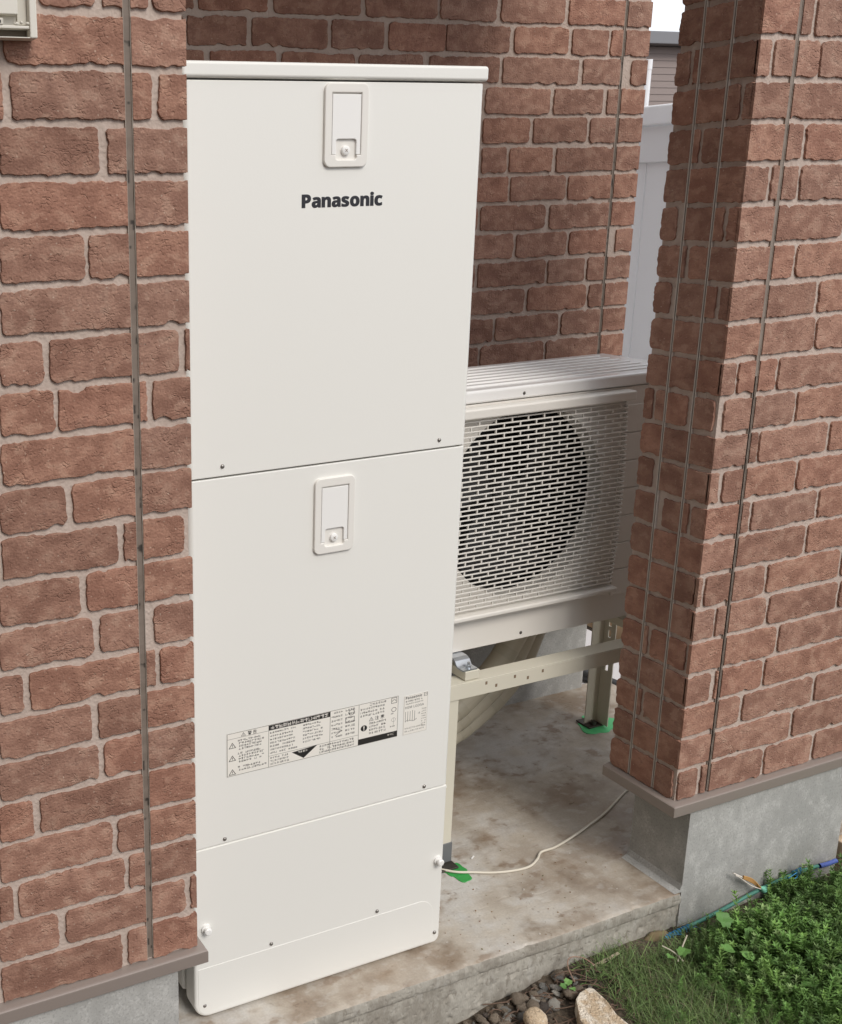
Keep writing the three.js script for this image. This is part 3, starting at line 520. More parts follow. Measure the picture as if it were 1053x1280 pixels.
    const kei = (x, y, s) => { q.strokeStyle = '#1c1c1c'; q.lineWidth = s * 0.1; const L = (...v) => { q.beginPath(); for (let i = 0; i < v.length; i += 4) { q.moveTo(x + v[i] * s, y + v[i + 1] * s); q.lineTo(x + v[i + 2] * s, y + v[i + 3] * s); } q.stroke(); }; // 警
      L(.05, .12, .5, .12, .18, 0, .18, .2, .38, 0, .38, .2, .1, .28, .45, .28, .45, .28, .4, .48, .15, .36, .35, .36, .6, .02, .55, .25, .55, .14, .95, .14, .85, .16, .6, .48, .62, .2, .95, .48, .1, .56, .9, .56, .25, .65, .75, .65, .25, .74, .75, .74, .28, .82, .72, .82, .28, .82, .28, 1, .72, .82, .72, 1, .28, .98, .72, .98); };
    const koku = (x, y, s) => { q.strokeStyle = '#1c1c1c'; q.lineWidth = s * 0.1; const L = (...v) => { q.beginPath(); for (let i = 0; i < v.length; i += 4) { q.moveTo(x + v[i] * s, y + v[i + 1] * s); q.lineTo(x + v[i + 2] * s, y + v[i + 3] * s); } q.stroke(); }; // 告
      L(.3, .02, .18, .26, .24, .16, .85, .16, .52, 0, .52, .42, .06, .42, .95, .42, .22, .6, .78, .6, .22, .6, .22, 1, .78, .6, .78, 1, .22, .96, .78, .96); };
    const chu = (x, y, s) => { q.strokeStyle = '#1c1c1c'; q.lineWidth = s * 0.1; const L = (...v) => { q.beginPath(); for (let i = 0; i < v.length; i += 4) { q.moveTo(x + v[i] * s, y + v[i + 1] * s); q.lineTo(x + v[i + 2] * s, y + v[i + 3] * s); } q.stroke(); }; // 注
      L(.08, .08, .22, .2, .04, .36, .18, .46, .06, .98, .24, .6, .58, 0, .68, .14, .36, .26, .96, .26, .4, .58, .92, .58, .65, .26, .65, .94, .3, .95, 1, .95); };
    const yi = (x, y, s) => { q.strokeStyle = '#1c1c1c'; q.lineWidth = s * 0.1; const L = (...v) => { q.beginPath(); for (let i = 0; i < v.length; i += 4) { q.moveTo(x + v[i] * s, y + v[i + 1] * s); q.lineTo(x + v[i + 2] * s, y + v[i + 3] * s); } q.stroke(); }; // 意
      L(.5, 0, .5, .1, .15, .1, .85, .1, .35, .14, .4, .26, .65, .14, .6, .26, .05, .28, .95, .28, .25, .37, .75, .37, .25, .37, .25, .62, .75, .37, .75, .62, .25, .49, .75, .49, .25, .61, .75, .61, .12, .75, .06, .95, .3, .72, .36, .95, .36, .95, .7, .95, .55, .7, .62, .8, .8, .72, .92, .9); };
    q.fillStyle = '#ebe7df'; q.fillRect(0, 0, W, H);
    const frame = (x, y, w, h) => { q.strokeStyle = '#57544f'; q.lineWidth = 4; q.strokeRect(x, y, w, h); };
    frame(4, 4, 404, 472); frame(408, 4, 620, 472); frame(1028, 4, 300, 472); frame(1328, 4, 420, 472);
    tri(140, 14, 40); kei(200, 14, 42); koku(250, 14, 42); q.fillRect(0, 0, 0, 0); q.strokeStyle = '#57544f'; q.lineWidth = 3; q.beginPath(); q.moveTo(4, 64); q.lineTo(408, 64); q.stroke();
    for (const [y, n] of [[84, 4], [226, 4], [380, 2]]) { tri(22, y + 20, 62); for (let i = 0; i < n; i++) glyphs(104 + (i ? 10 : 0), y + i * 31, i === 0 ? 230 : 280 - R() * 60, 25); }
    q.fillStyle = '#242322'; q.fillRect(408, 8, 620, 56); glyphs(424, 14, 590, 44, '#efeae2', 0.95);
    for (let i = 0; i < 7; i++) { glyphs(420, 80 + i * 38, 300 - R() * 70, 23, '#2b2a29'); if (i < 6) glyphs(748, 80 + i * 38, 250 - R() * 60, 23, '#2b2a29'); }
    q.fillStyle = '#242322'; q.beginPath(); q.moveTo(640, 372); q.lineTo(900, 352); q.lineTo(760, 466); q.closePath(); q.fill(); glyphs(700, 372, 130, 26, '#ebe7df');
    q.strokeStyle = '#57544f'; q.lineWidth = 3; q.beginPath(); q.moveTo(408, 352); q.lineTo(1328, 352); q.stroke();
    for (let i = 0; i < 3; i++) { glyphs(420, 366 + i * 34, 200, 24, '#4a4845'); glyphs(920, 366 + i * 34, 380, 26); }
    for (let i = 0; i < 7; i++) { glyphs(1040, 20 + i * 46, 130, 24, '#4a4845'); glyphs(1186, 20 + i * 46, 120, 26); }
    q.strokeStyle = '#2b2a29'; q.lineWidth = 5; q.beginPath(); q.arc(1250, 70, 30, 0, 7); q.stroke(); q.strokeRect(1190, 120, 90, 60); q.beginPath(); q.moveTo(1060, 210); q.lineTo(1150, 250); q.lineTo(1080, 300); q.stroke();
    glyphs(1440, 14, 210, 30); for (let i = 0; i < 3; i++) glyphs(1344, 56 + i * 38, 290 - R() * 30, 26, '#4a4845');
    tri(1440, 176, 44); chu(1500, 178, 44); yi(1560, 178, 44); q.fillStyle = '#1c1c1c'; q.beginPath(); q.arc(1386, 290, 34, 0, 7); q.fill(); q.fillStyle = '#ebe7df'; q.fillRect(1380, 266, 12, 30); q.fillRect(1380, 302, 12, 12);
    for (let i = 0; i < 4; i++) glyphs(1440, 236 + i * 38, 200, 26);
    q.lineWidth = 5; q.strokeStyle = '#3a3836'; q.strokeRect(1676, 14, 56, 60); q.beginPath(); q.arc(1704, 54, 18, 3.1, 6.3); q.stroke(); q.beginPath(); q.arc(1704, 150, 24, 0, 7); q.stroke(); glyphs(1668, 186, 70, 18); q.beginPath(); q.arc(1704, 270, 22, 0, 7); q.moveTo(1704, 248); q.lineTo(1704, 330); q.stroke(); glyphs(1668, 336, 70, 18); q.fillStyle = '#2a2826'; q.fillRect(1328, 408, 420, 66); glyphs(1640, 424, 96, 26, '#cfc9c0');
    // rating plate
    q.fillStyle = '#ebe7df'; q.fillRect(1760, 0, 288, H);
    q.strokeStyle = '#8b857d'; q.lineWidth = 2; q.strokeRect(1782, 4, 262, 472);
    q.fillStyle = '#1d1d20'; q.font = 'bold 44px sans-serif'; q.fillText('Panasonic', 1792, 44, 190); q.strokeStyle = '#222'; q.lineWidth = 4; q.strokeRect(2004, 8, 34, 38); q.beginPath(); q.moveTo(2004, 27); q.lineTo(2038, 27); q.stroke(); glyphs(1796, 58, 230, 24); glyphs(1800, 92, 200, 18, '#6a6660');
    q.fillStyle = '#3c3a38'; q.font = '40px sans-serif'; q.fillText('HEM LGD5A', 1790, 160, 236);
    for (let i = 0; i < 5; i++) { q.strokeStyle = '#3c3a38'; q.lineWidth = 4; q.beginPath(); const x = 1800 + i * 26; q.moveTo(x, 190 + 20 * R()); q.lineTo(x, 330 - 20 * R()); q.lineTo(x + 26, 330 - 40 * R()); q.stroke(); }
    for (let i = 0; i < 8; i++) glyphs(1980, 190 + i * 30, 56, 18, '#6a6660'); glyphs(1940, 230, 40, 24); for (let i = 0; i < 2; i++) glyphs(1796, 392 + i * 36, 236, 20, '#6a6660');
    const t = new THREE.CanvasTexture(c); t.colorSpace = THREE.SRGBColorSpace; t.magFilter = THREE.LinearFilter; t.anisotropy = 8;
    const sheet = (x0, x1, y0, y1, u0, u1, n) => { const g = new THREE.BoxGeometry(x1 - x0, y1 - y0, 0.0004), uv = g.attributes.uv; for (let i = 0; i < uv.count; i++) { const f = g.attributes.normal.getZ(i) > 0.5; uv.setXY(i, f ? u0 + (u1 - u0) * uv.getX(i) : u0 + 0.001, f ? uv.getY(i) : 0.5); } part(n, at(g, (x0 + x1) / 2, (y0 + y1) / 2, ZT + 0.0003), new THREE.MeshStandardMaterial({ map: t, roughness: 0.5 })); };
    sheet(0.1025, 0.4905, 0.5365, 0.6275, 0, 1750 / W, 'notice_label'); sheet(0.5045, 0.563, 0.535, 0.6225, 1778 / W, 1, 'rating_plate');
  }
}

// ------------------------------------------------------------------ outdoor unit on its stand
{
  const X0 = 0.705, X1 = 1.535, Y0 = 0.533, Y1 = 1.140, YT = 1.172, ZF = -0.367, ZR = -0.645, FC = [1.046, 0.8860], FR = 0.233;
  const U = thing('heat_pump_unit', 'cream outdoor heat pump unit with round fan grille, raised on the steel stand', 'heat pump');
  const part = (n, g, m, p = U) => obj(n, g, m, p);
  const s = roundRect(X0, X1, Y0, Y1, 0.003); const hole = new THREE.Path(); hole.absarc(FC[0], FC[1], FR, 0, Math.PI * 2, true); s.holes.push(hole);
  part('front_panel', plate(s, ZF - 0.02, 0.02, 0.002, 48, 2), M.unit);
  part('side_panel', rbox(X0, X0 + 0.004, Y0, Y1, ZR, ZF - 0.0205, 0.0015), M.unit); part('side_panel', rbox(X1 - 0.004, X1, Y0, Y1, ZR, ZF - 0.0205, 0.0015), M.unit);
  part('base_tray', rbox(X0 + 0.0045, X1 - 0.0045, Y0, Y0 + 0.02, ZR, ZF - 0.021, 0.002), M.unit);
  part('heat_exchanger', box(X0 + 0.0045, X1 - 0.0045, Y0 + 0.021, Y1 - 0.002, ZR, ZR + 0.03), std([0.07, 0.07, 0.072], 0.6));
  { const g = new THREE.CylinderGeometry(FR + 0.001, FR - 0.002, 0.020, 64, 1, true); g.rotateX(Math.PI / 2); part('fan_shroud', at(g, FC[0], FC[1], ZF - 0.0305), M.unit); }
  { const F = new THREE.Group(); F.name = 'fan'; U.add(F); const hub = new THREE.CylinderGeometry(0.05, 0.056, 0.06, 32); hub.rotateX(Math.PI / 2); part('hub', at(hub, FC[0], FC[1], ZF - 0.08), M.fan, F);
    for (let b = 0; b < 3; b++) { const n = 14, m = 8, pos = [], idx = []; for (let i = 0; i <= n; i++) for (let j = 0; j <= m; j++) { const r = 0.05 + (FR - 0.062) * j / m, a = b * 2.094 + 0.35 + (i / n - 0.5) * (1.25 - 0.2 * j / m) + 0.28 * j / m; pos.push(FC[0] + r * Math.cos(a), FC[1] + r * Math.sin(a), ZF - 0.082 + (i / n - 0.5) * 0.055); } for (let i = 0; i < n; i++) for (let j = 0; j < m; j++) { const a = i * (m + 1) + j; idx.push(a, a + 1, a + m + 2, a, a + m + 2, a + m + 1); } const g = new THREE.BufferGeometry(); g.setAttribute('position', new THREE.Float32BufferAttribute(pos, 3)); g.setIndex(idx); g.computeVertexNormals(); part('fan_blade', g, M.fan, F); } }
  // top: lipped cover pressed with long ribs
  const cover = part('top_cover', rbox(X0 - 0.003, X1 + 0.003, Y1 + 0.002, YT, ZR - 0.004, ZF + 0.006, 0.007, 4), M.unitTop);
  for (let i = 0; i < 7; i++) { const z = ZF - 0.042 - i * 0.0335; part('rib', rbox(X0 + 0.03, X1 - 0.052, YT - 0.004, YT + 0.0035, z - 0.0085, z + 0.0085, 0.0034, 3), M.unitTop, cover); }
  // grille: long slats that turn back at the right end, tied by short uprights
  const GX0 = 0.742, GX1 = 1.331, GY0 = 0.629, GY1 = 1.130, GZ = -0.336, N = 41;
  const G = part('grille_frame', mergeGeometries([rbox(GX0, GX1 + 0.004, GY1 - 0.018, GY1 + 0.006, ZF + 0.0005, GZ + 0.003, 0.005, 3), rbox(GX0, GX1, GY0 - 0.006, GY0 + 0.006, ZF + 0.0005, GZ + 0.001, 0.004, 3), rbox(GX0 - 0.008, GX0, GY0 - 0.006, GY1 + 0.006, ZF + 0.0005, GZ + 0.001, 0.004, 3)].map((g) => (g.index ? g.toNonIndexed() : g))), M.grille);
  const pitch = (GY1 - 0.024 - GY0 - 0.008) / N, ties = [];
  const bulge = (x, y) => 0.012 * (1 - Math.pow((y - (GY0 + GY1) / 2) / ((GY1 - GY0) / 2), 2));
  for (let i = 0; i < N; i++) {
    const y = GY0 + 0.013 + pitch * (i + 0.35), z = GZ - 0.012 + bulge(0, y), r = 0.016, sh = new THREE.Shape(), t = 0.0034; // plan outline in (x, -z)
    sh.moveTo(GX0, -z); sh.lineTo(GX1 - r, -z); sh.absarc(GX1 - r, -z + r, r, -Math.PI / 2, 0); sh.lineTo(GX1, -(ZF + 0.001)); sh.lineTo(GX1 - t, -(ZF + 0.001)); sh.lineTo(GX1 - t, -z + r); sh.absarc(GX1 - r, -z + r, r - t, 0, -Math.PI / 2, true); sh.lineTo(GX0, -z + t); sh.lineTo(GX0, -z);
    const g = new THREE.ExtrudeGeometry(sh, { depth: 0.0020, bevelEnabled: true, bevelSize: 0.0006, bevelThickness: 0.0006, bevelOffset: -0.0006, bevelSegments: 1, curveSegments: 5 }); g.rotateX(-Math.PI / 2); g.scale(1, 1, 1);
    // rotateX(-90) sends (x, -z) to plan z = z
    part('slat', at(g, 0, y, 0), M.grille, G);
    if (i < N - 1) for (let k = 0; k < 13; k++) { const x = GX0 + 0.022 + (k + (i % 2 ? 0.5 : 0)) * 0.0465; if (x < GX1 - 0.012) ties.push(box(x - 0.0014, x + 0.0014, y + 0.003, y + pitch + 0.001, z - 0.0042, z - 0.0004)); }
    if (i < N - 1) for (const x of [GX1 - 0.002]) ties.push(box(x - 0.0012, x + 0.0012, y + 0.003, y + pitch + 0.001, ZF + 0.004, ZF + 0.008));
  }
  tag(part('grille_ties', mergeGeometries(ties), M.grille, G), null, null, null, 'stuff');
  for (const [x, y, z] of [[1.016, 1.1545, ZF + 0.0055], [1.277, 0.612, ZF + 0.0], [1.06, 0.549, ZF]]) { const g = new THREE.SphereGeometry(0.0042, 12, 8); g.scale(1, 1, 0.6); part('screw', at(g, x, y, z), M.darkSteel); }
  // service cover at the right: stepped horizontal grooves
  for (let i = 0; i < 7; i++) part('cover_panel', rbox(1.338, X1 - 0.012, 0.60 + i * 0.071, 0.60 + i * 0.071 + 0.069, ZF - 0.001, ZF + 0.004, 0.0022, 2), M.unit);
  for (const x of [0.862, 1.44]) { // folded zinc foot with its bolt
    const f = new THREE.Group(); f.name = 'foot'; U.add(f);
    part('bracket', metreUV(toCreasedNormals(prism([[-0.385, 0.5318], [-0.385, 0.5282], [-0.349, 0.5270], [-0.341, 0.5225], [-0.335, 0.5142], [-0.329, 0.5108], [-0.308, 0.5108], [-0.308, 0.5142], [-0.328, 0.5146], [-0.332, 0.5180], [-0.338, 0.5262], [-0.347, 0.5312]], x - 0.021, x + 0.021), 0.4)), M.zinc, f);
    const b = new THREE.CylinderGeometry(0.0065, 0.0065, 0.007, 6); part('bolt', at(b, x + 0.002, 0.5175, -0.318), M.zinc, f); const w = new THREE.CylinderGeometry(0.0035, 0.0035, 0.012, 10); part('stud', at(w, x + 0.002, 0.523, -0.318), M.zinc, f);
  }
}
{
  const S = thing('steel_stand', 'cream painted steel stand with slotted legs under the outdoor heat pump unit', 'stand');
  const part = (n, g, m, p = S) => obj(n, g, m, p), nz = (a) => mergeGeometries(a.map((g) => (g.index ? g.toNonIndexed() : g)));
  const LX = 0.805, RX = 1.70, FZ = -0.30, BZ = -0.715, TY = 0.486;
  part('rail', nz([rbox(LX - 0.012, RX, TY - 0.003, TY, FZ - 0.044, FZ, 0.001), rbox(LX - 0.012, RX, TY - 0.040, TY - 0.0032, FZ - 0.003, FZ, 0.001)]), M.stand);
  part('rail', nz([rbox(LX - 0.012, RX, TY - 0.003, TY, BZ, BZ + 0.044, 0.001), rbox(LX - 0.012, RX, TY - 0.040, TY - 0.0032, BZ, BZ + 0.003, 0.001)]), M.stand);
  for (const x of [0.868, 1.44]) part('cross_bar', nz([rbox(x - 0.021, x + 0.021, TY + 0.0015, TY + 0.0245, BZ + 0.01, FZ - 0.006, 0.002)]), M.stand);
  for (const x of [0.868, 1.44]) part('cross_slot_shade', box(x - 0.006, x + 0.006, TY + 0.0242, TY + 0.0250, -0.322, -0.311), M.dark);  // black patch on each bar, painted for the shade inside a slot
  const punched = (x, t, y0, y1, z0, z1) => { const s = roundRect(-z1, -z0, y0, y1, 0.001); for (let y = y1 - 0.032; y > y1 - 0.30; y -= 0.036) { const h = new THREE.Path(); roundRect(-(z0 + z1) / 2 - 0.0055, -(z0 + z1) / 2 + 0.0055, y - 0.012, y + 0.012, 0.003, h); s.holes.push(h); } const g = new THREE.ExtrudeGeometry(s, { depth: t, bevelEnabled: false, curveSegments: 4 }); g.rotateY(Math.PI / 2); return at(g, x, 0, 0); };
  const leg = (x, z, sx, sz, top) => {
    const g = part('leg', nz([rbox(x - 0.024, x + 0.024, 0.008, top, z - 0.0016 * 1, z + 0.0016, 0.001), punched(sx > 0 ? x + 0.0205 : x - 0.024, 0.0035, 0.008, top, sz > 0 ? z + 0.002 : z - 0.046, sz > 0 ? z + 0.046 : z - 0.002)]), M.stand);
    part('base_plate', rbox(x - 0.03, x + 0.03, 0.003, 0.0075, z - 0.028, z + 0.028, 0.001), M.darkSteel, g);
    const b = new THREE.CylinderGeometry(0.009, 0.009, 0.012, 6); part('anchor_bolt', at(b, x - 0.004, 0.0135, z + (sz > 0 ? 0.016 : -0.016)), M.darkSteel, g);
    return g;
  };
  leg(LX + 0.001, FZ - 0.0055, 1, -1, TY - 0.004); leg(RX - 0.026, BZ + 0.0055, 1, 1, TY - 0.004); leg(RX - 0.026, FZ - 0.0055, 1, -1, TY - 0.004); leg(LX + 0.012, BZ + 0.0055, -1, 1, TY - 0.004);
  part('boot', rbox(LX - 0.026, LX + 0.028, 0.009, 0.062, FZ - 0.0525, FZ - 0.0015, 0.002), M.boot);
  for (const [x, y] of [[0.905, 0.474], [0.935, 0.462], [0.99, 0.474], [1.03, 0.463], [1.075, 0.472]]) part('rail_slot_mark', box(x - 0.003, x + 0.003, y - 0.004, y + 0.004, FZ - 0.0002, FZ + 0.0004), std([0.20, 0.14, 0.09], 0.8));  // brown patches colour in the shaded slots and marks of the rail
}
// insulated pipes dropping from the unit to the tank
const pipeLabels = ['cream insulated pipe nearest the stand, curving down under the outdoor unit', 'cream insulated pipe in the middle of the bundle under the outdoor unit', 'cream insulated pipe nearest the back foundation, under the outdoor unit'];
for (let i = 0; i < 3; i++) {
  const z = -0.60 - i * 0.020, t = thing('insulated_pipe', pipeLabels[i], 'pipe');
  const ox = 0.048 * i, oy = -0.034 * i, path = [[1.30 + ox, 0.56, z], [1.285 + ox, 0.47, z], [1.205 + ox, 0.345 + oy, z], [1.07 + ox, 0.235 + oy, z], [0.90 + ox * 0.8, 0.165 + oy, z], [0.64, 0.13 + oy, z + 0.01]];
  obj('insulation', tube(path, 0.031, 60, 18), M.pipe, t);
  const c = new THREE.CatmullRomCurve3(path.map((p) => new THREE.Vector3(...p)));
  for (const u of [0.12, 0.24, 0.36, 0.48, 0.62, 0.78]) { const a = []; for (let k = -3; k <= 3; k++) { const v = c.getPointAt(u + i * 0.02 + k * 0.006); a.push([v.x, v.y, v.z]); } obj('tape_wrap', tube(a, 0.0322, 8, 18), std([0.50, 0.46, 0.36], 0.4), t); }
}
// ------------------------------------------------------------------ things on the slab
tag(obj('cable', tube([[0.66, 0.004, -0.335], [0.745, 0.005, -0.322], [0.79, 0.006, -0.288], [0.818, 0.0075, -0.262], [0.855, 0.0055, -0.248], [0.90, 0.004, -0.229], [0.947, 0.004, -0.216], [0.995, 0.004, -0.213], [1.035, 0.004, -0.229], [1.062, 0.0042, -0.247], [1.105, 0.0045, -0.249], [1.17, 0.006, -0.262], [1.252, 0.008, -0.285], [1.33, 0.006, -0.311], [1.468, 0.004, -0.372], [1.60, 0.004, -0.42]], 0.0030, 160, 8), M.cable), 'thin cream cable snaking across the slab from behind the tank', 'cable');
function splat(name, label, cx, cz, rx, rz, seed, mat, group) {
  const s = new THREE.Shape(), n = 46, R = rng(seed); const k = [R() * 6, R() * 6, R() * 6];
  for (let i = 0; i <= n; i++) { const a = i / n * Math.PI * 2, r = 1 + 0.16 * Math.sin(2 * a + k[0]) + 0.13 * Math.sin(3 * a + k[1]) + 0.09 * Math.sin(7 * a + k[2]) + 0.07 * (R() - 0.5); const x = rx * r * Math.cos(a), y = rz * r * Math.sin(a); i ? s.lineTo(x, y) : s.moveTo(x, y); }
  const g = new THREE.ExtrudeGeometry(s, { depth: 0.0012, bevelEnabled: true, bevelSize: 0.001, bevelThickness: 0.0006, bevelSegments: 1 }); g.rotateX(-Math.PI / 2);
  return tag(obj(name, g, mat, scene, [cx, 0.0004, cz]), label, 'paint patch', group);
}
splat('paint_patch', 'dark green patch on the slab at the grey booted stand leg beside the tank', 0.824, -0.272, 0.030, 0.034, 3, M.green);
splat('paint_patch', 'bright green patch on the slab under the rear stand leg near the pier', 1.698, -0.698, 0.062, 0.058, 8, std([0.10, 0.52, 0.20], 0.4));  // lighter copy of the green: the stronger light here is put into the colour
{ const g = rbox(-0.0075, 0.0075, 0, 0.0022, -0.0018, 0.0018, 0.0008); g.rotateY(0.5); tag(obj('plastic_scrap', g, M.flap, scene, [0.897, 0.001, -0.301]), 'small white plastic scrap on the slab behind the cable', 'scrap'); }
{ // crumbs of mortar and dry soil trodden about the slab
  const R = rng(411), g = new THREE.IcosahedronGeometry(1, 0), n = 130, m = new THREE.InstancedMesh(g, std([1, 1, 1], 0.95), n), o = new THREE.Object3D();
  for (let i = 0; i < n; i++) { const near = R() < 0.75, x = near ? 0.64 + 0.55 * R() : 0.85 + 0.9 * R(), z = near ? -0.22 * R() : -0.75 * R(), s = 0.0007 + 0.0018 * R() * R(); o.position.set(x, s * 0.5, z); o.rotation.set(R() * 6, R() * 6, R() * 6); o.scale.set(s * 1.3, s * 0.8, s); o.updateMatrix(); m.setMatrixAt(i, o.matrix); const c = R() < 0.25 ? [0.6, 0.57, 0.52] : [0.18 + 0.1 * R(), 0.13 + 0.06 * R(), 0.09]; m.setColorAt(i, new THREE.Color().setRGB(...c)); }
  m.name = 'crumbs'; m.castShadow = m.receiveShadow = true; scene.add(m); tag(m, null, null, null, 'stuff');
}
// ------------------------------------------------------------------ wall fitting, cut off by the corner of the photograph
{
  const F = thing('wall_vent_cover', 'off-white wall fitting with a dark slot underneath, high on the left brick wall', 'wall fitting'), part = (n, g, m) => obj(n, g, m, F);
  const r = -0.2430, y = 1.8385, z = 0.03, W = std([0.72, 0.69, 0.62], 0.5), C = std([0.60, 0.57, 0.50], 0.55);
  part('back_plate', rbox(-0.52, r, y, 2.12, 0.001, 0.012, 0.002), W);
  part('side_frame', rbox(r - 0.011, r, y, 2.12, 0.0122, z, 0.002), W);
  part('drip_rail', rbox(-0.52, r - 0.0112, y + 0.0125, y + 0.0165, 0.0122, z - 0.002, 0.001), W);
  part('front_sheet', rbox(-0.52, r - 0.0265, y + 0.031, 2.12, 0.0124, z - 0.003, 0.0015), W);
  part('inner_strip', rbox(r - 0.0255, r - 0.0115, y + 0.0185, 2.12, 0.0124, z - 0.012, 0.001), C);
  part('slot_shade_strip', box(-0.52, r - 0.0115, y + 0.0015, y + 0.012, 0.0122, 0.014), std([0.10, 0.08, 0.06], 0.8));  // dark brown strip colours in the shade and dirt of the slot
  part('bottom_lip', rbox(-0.52, r - 0.0112, y, y + 0.0014, 0.0122, z, 0.0005), W);
  part('latch', rbox(-0.304, -0.2915, y + 0.0168, y + 0.026, 0.0124, z - 0.001, 0.0015), C); part('latch_hole_shade', box(-0.3005, -0.2955, y + 0.0195, y + 0.0232, z - 0.0012, z - 0.0004), M.dark);  // the hole is a black patch painted for its shade
  const R = rng(5); part('dried_sealant', mergeGeometries([...Array(9)].map(() => at(new THREE.IcosahedronGeometry(0.0012 + 0.0016 * R(), 1), r - 0.012 - 0.022 * R(), y + 0.018 + 0.003 * R(), z - 0.004))), C);
}
// ------------------------------------------------------------------ stones, gravel and twigs along the slab
function stoneGeo(seed, sx, sy, sz, rough = 0.22, det = 4) { const g = mergeVertices(new THREE.IcosahedronGeometry(1, det).deleteAttribute('uv').deleteAttribute('normal')), p = g.attributes.position; for (let i = 0; i < p.count; i++) { const x = p.getX(i), y = p.getY(i), z = p.getZ(i); const k = 1 + rough * (fbm((x + 3) / 8, (y * 0.7 + z * 0.7 + 3) / 8, 16, 16, 4, seed) - 0.5) * 2; p.setXYZ(i, x * k * sx, y * k * sy, z * k * sz); } g.computeVertexNormals(); return metreUV(g, 6, seed * 0.37, seed * 0.71); }
const stoneTex = colorTex(512, 512, (u, v) => { const a = fbm(u, v, 6, 6, 4, 701), f = fbm(u, v, 90, 90, 3, 702); let c = mix3([0.54, 0.42, 0.29], [0.74, 0.66, 0.55], sstep(0.4, 0.62, a)); c = mix3(c, [0.36, 0.22, 0.12], 0.45 * sstep(0.66, 0.78, fbm(u, v, 14, 14, 4, 704))); const k = 0.75 + 0.5 * f; return [c[0] * k, c[1] * k, c[2] * k]; });
const M_stone = new THREE.MeshStandardMaterial({ map: stoneTex, bumpMap: soilBump, bumpScale: 0.004, roughness: 0.9 });
{ // the pale slab-like stone: an outline with a broken top
  const out = [[0.836, 0.108], [0.866, 0.094], [0.902, 0.089], [0.913, 0.098], [0.903, 0.142], [0.897, 0.185], [0.905, 0.26], [0.865, 0.30], [0.80, 0.29], [0.775, 0.22], [0.803, 0.162]], s = new THREE.Shape(out.map(([x, z]) => new THREE.Vector2(0.872 + (x - 0.872) * 0.80, -(0.098 + (z - 0.098) * 0.85))));
  const g0 = new THREE.ExtrudeGeometry(s, { depth: 0.030, steps: 2, bevelEnabled: true, bevelSize: 0.003, bevelThickness: 0.003, bevelOffset: -0.003, bevelSegments: 2 }); g0.rotateX(-Math.PI / 2); g0.deleteAttribute('uv'); g0.deleteAttribute('normal');
  const g = mergeVertices(g0, 1e-5), p = g.attributes.position; for (let i = 0; i < p.count; i++) { const x = p.getX(i), y = p.getY(i), z = p.getZ(i), k = fbm(x / 2 + 1, z / 2 + 1, 40, 40, 3, 713) - 0.5; p.setXYZ(i, x + 0.010 * k, y + 0.014 * k + 0.10 * (0.13 - z) * 0.5, z + 0.008 * k); }
  tag(obj('stone', metreUV(toCreasedNormals(g, 0.45), 7), M_stone, scene, [0, -0.108, 0]), 'long pale sandy stone lying between the gravel and the grass', 'stone');
}
tag(obj('stone', stoneGeo(31, 0.027, 0.020, 0.024, 0.25), M_stone, scene, [0.7425, -0.098, 0.099]), 'round pale cobble on the gravel beside the long sandy stone', 'stone');
{
  const R = rng(88), kinds = [stoneGeo(51, 1, 0.6, 0.75, 0.45, 2), stoneGeo(52, 1, 0.45, 0.6, 0.5, 2), stoneGeo(53, 0.9, 0.8, 0.85, 0.3, 2)], o = new THREE.Object3D();
  kinds.forEach((g, k) => {
    const n = 700, m = new THREE.InstancedMesh(g, new THREE.MeshStandardMaterial({ bumpMap: soilBump, bumpScale: 0.002, roughness: 0.92 }), n);
    for (let i = 0; i < n; i++) { const z = 0.012 + 0.36 * R(), lim = 0.86 + 0.08 * R() - 0.25 * Math.max(0, z - 0.2); let x = 0.48 + (lim - 0.48) * Math.pow(R(), 0.85); if (x > 0.765 && z > 0.075) x -= 0.16; const s = R() < 0.17 ? 0.008 + 0.010 * R() : 0.0020 + 0.0070 * R() * R();
      o.position.set(x, groundY(x, z) + s * (0.15 + 0.4 * R()), z); o.rotation.set((R() - .5) * 1.2, R() * 6, (R() - .5) * 1.2); o.scale.setScalar(s); o.updateMatrix(); m.setMatrixAt(i, o.matrix);
      const t = R(), c = t < 0.34 ? [0.25, 0.24, 0.22] : t < 0.72 ? [0.31, 0.25, 0.19] : t < 0.86 ? [0.13, 0.105, 0.09] : [0.48, 0.45, 0.40], v = 0.8 + 0.4 * R(); m.setColorAt(i, new THREE.Color().setRGB(c[0] * v, c[1] * v, c[2] * v)); }
    m.name = numbered('gravel'); m.castShadow = m.receiveShadow = true; scene.add(m); tag(m, null, null, null, 'stuff');
  });
  const tw = []; for (let i = 0; i < 90; i++) { const x = 0.64 + 0.34 * R(), z = 0.012 + 0.14 * R(), a = R() * 6.3, l = 0.015 + 0.05 * R(), y = groundY(x, z) + 0.008; const P3 = (t) => [x + Math.cos(a) * l * t, y + 0.012 * Math.sin(3 * t) * R(), z + Math.sin(a + 0.5 * t) * l * t * 0.6]; tw.push(tube([P3(0), P3(0.35), P3(0.7), P3(1)], 0.0006 + 0.0010 * R(), 8, 5)); }
  tag(obj('twig_litter', mergeGeometries(tw), std([0.155, 0.10, 0.07], 0.9)), null, null, null, 'stuff');
}
tag(obj('root', tube([[0.885, -0.082, 0.06], [0.882, -0.055, 0.04], [0.90, -0.050, 0.026], [0.935, -0.058, 0.03], [0.955, -0.072, 0.045]], 0.0013, 30, 6), std([0.30, 0.19, 0.14], 0.8)), 'thin reddish root looping out of the soil against the slab edge', 'root');
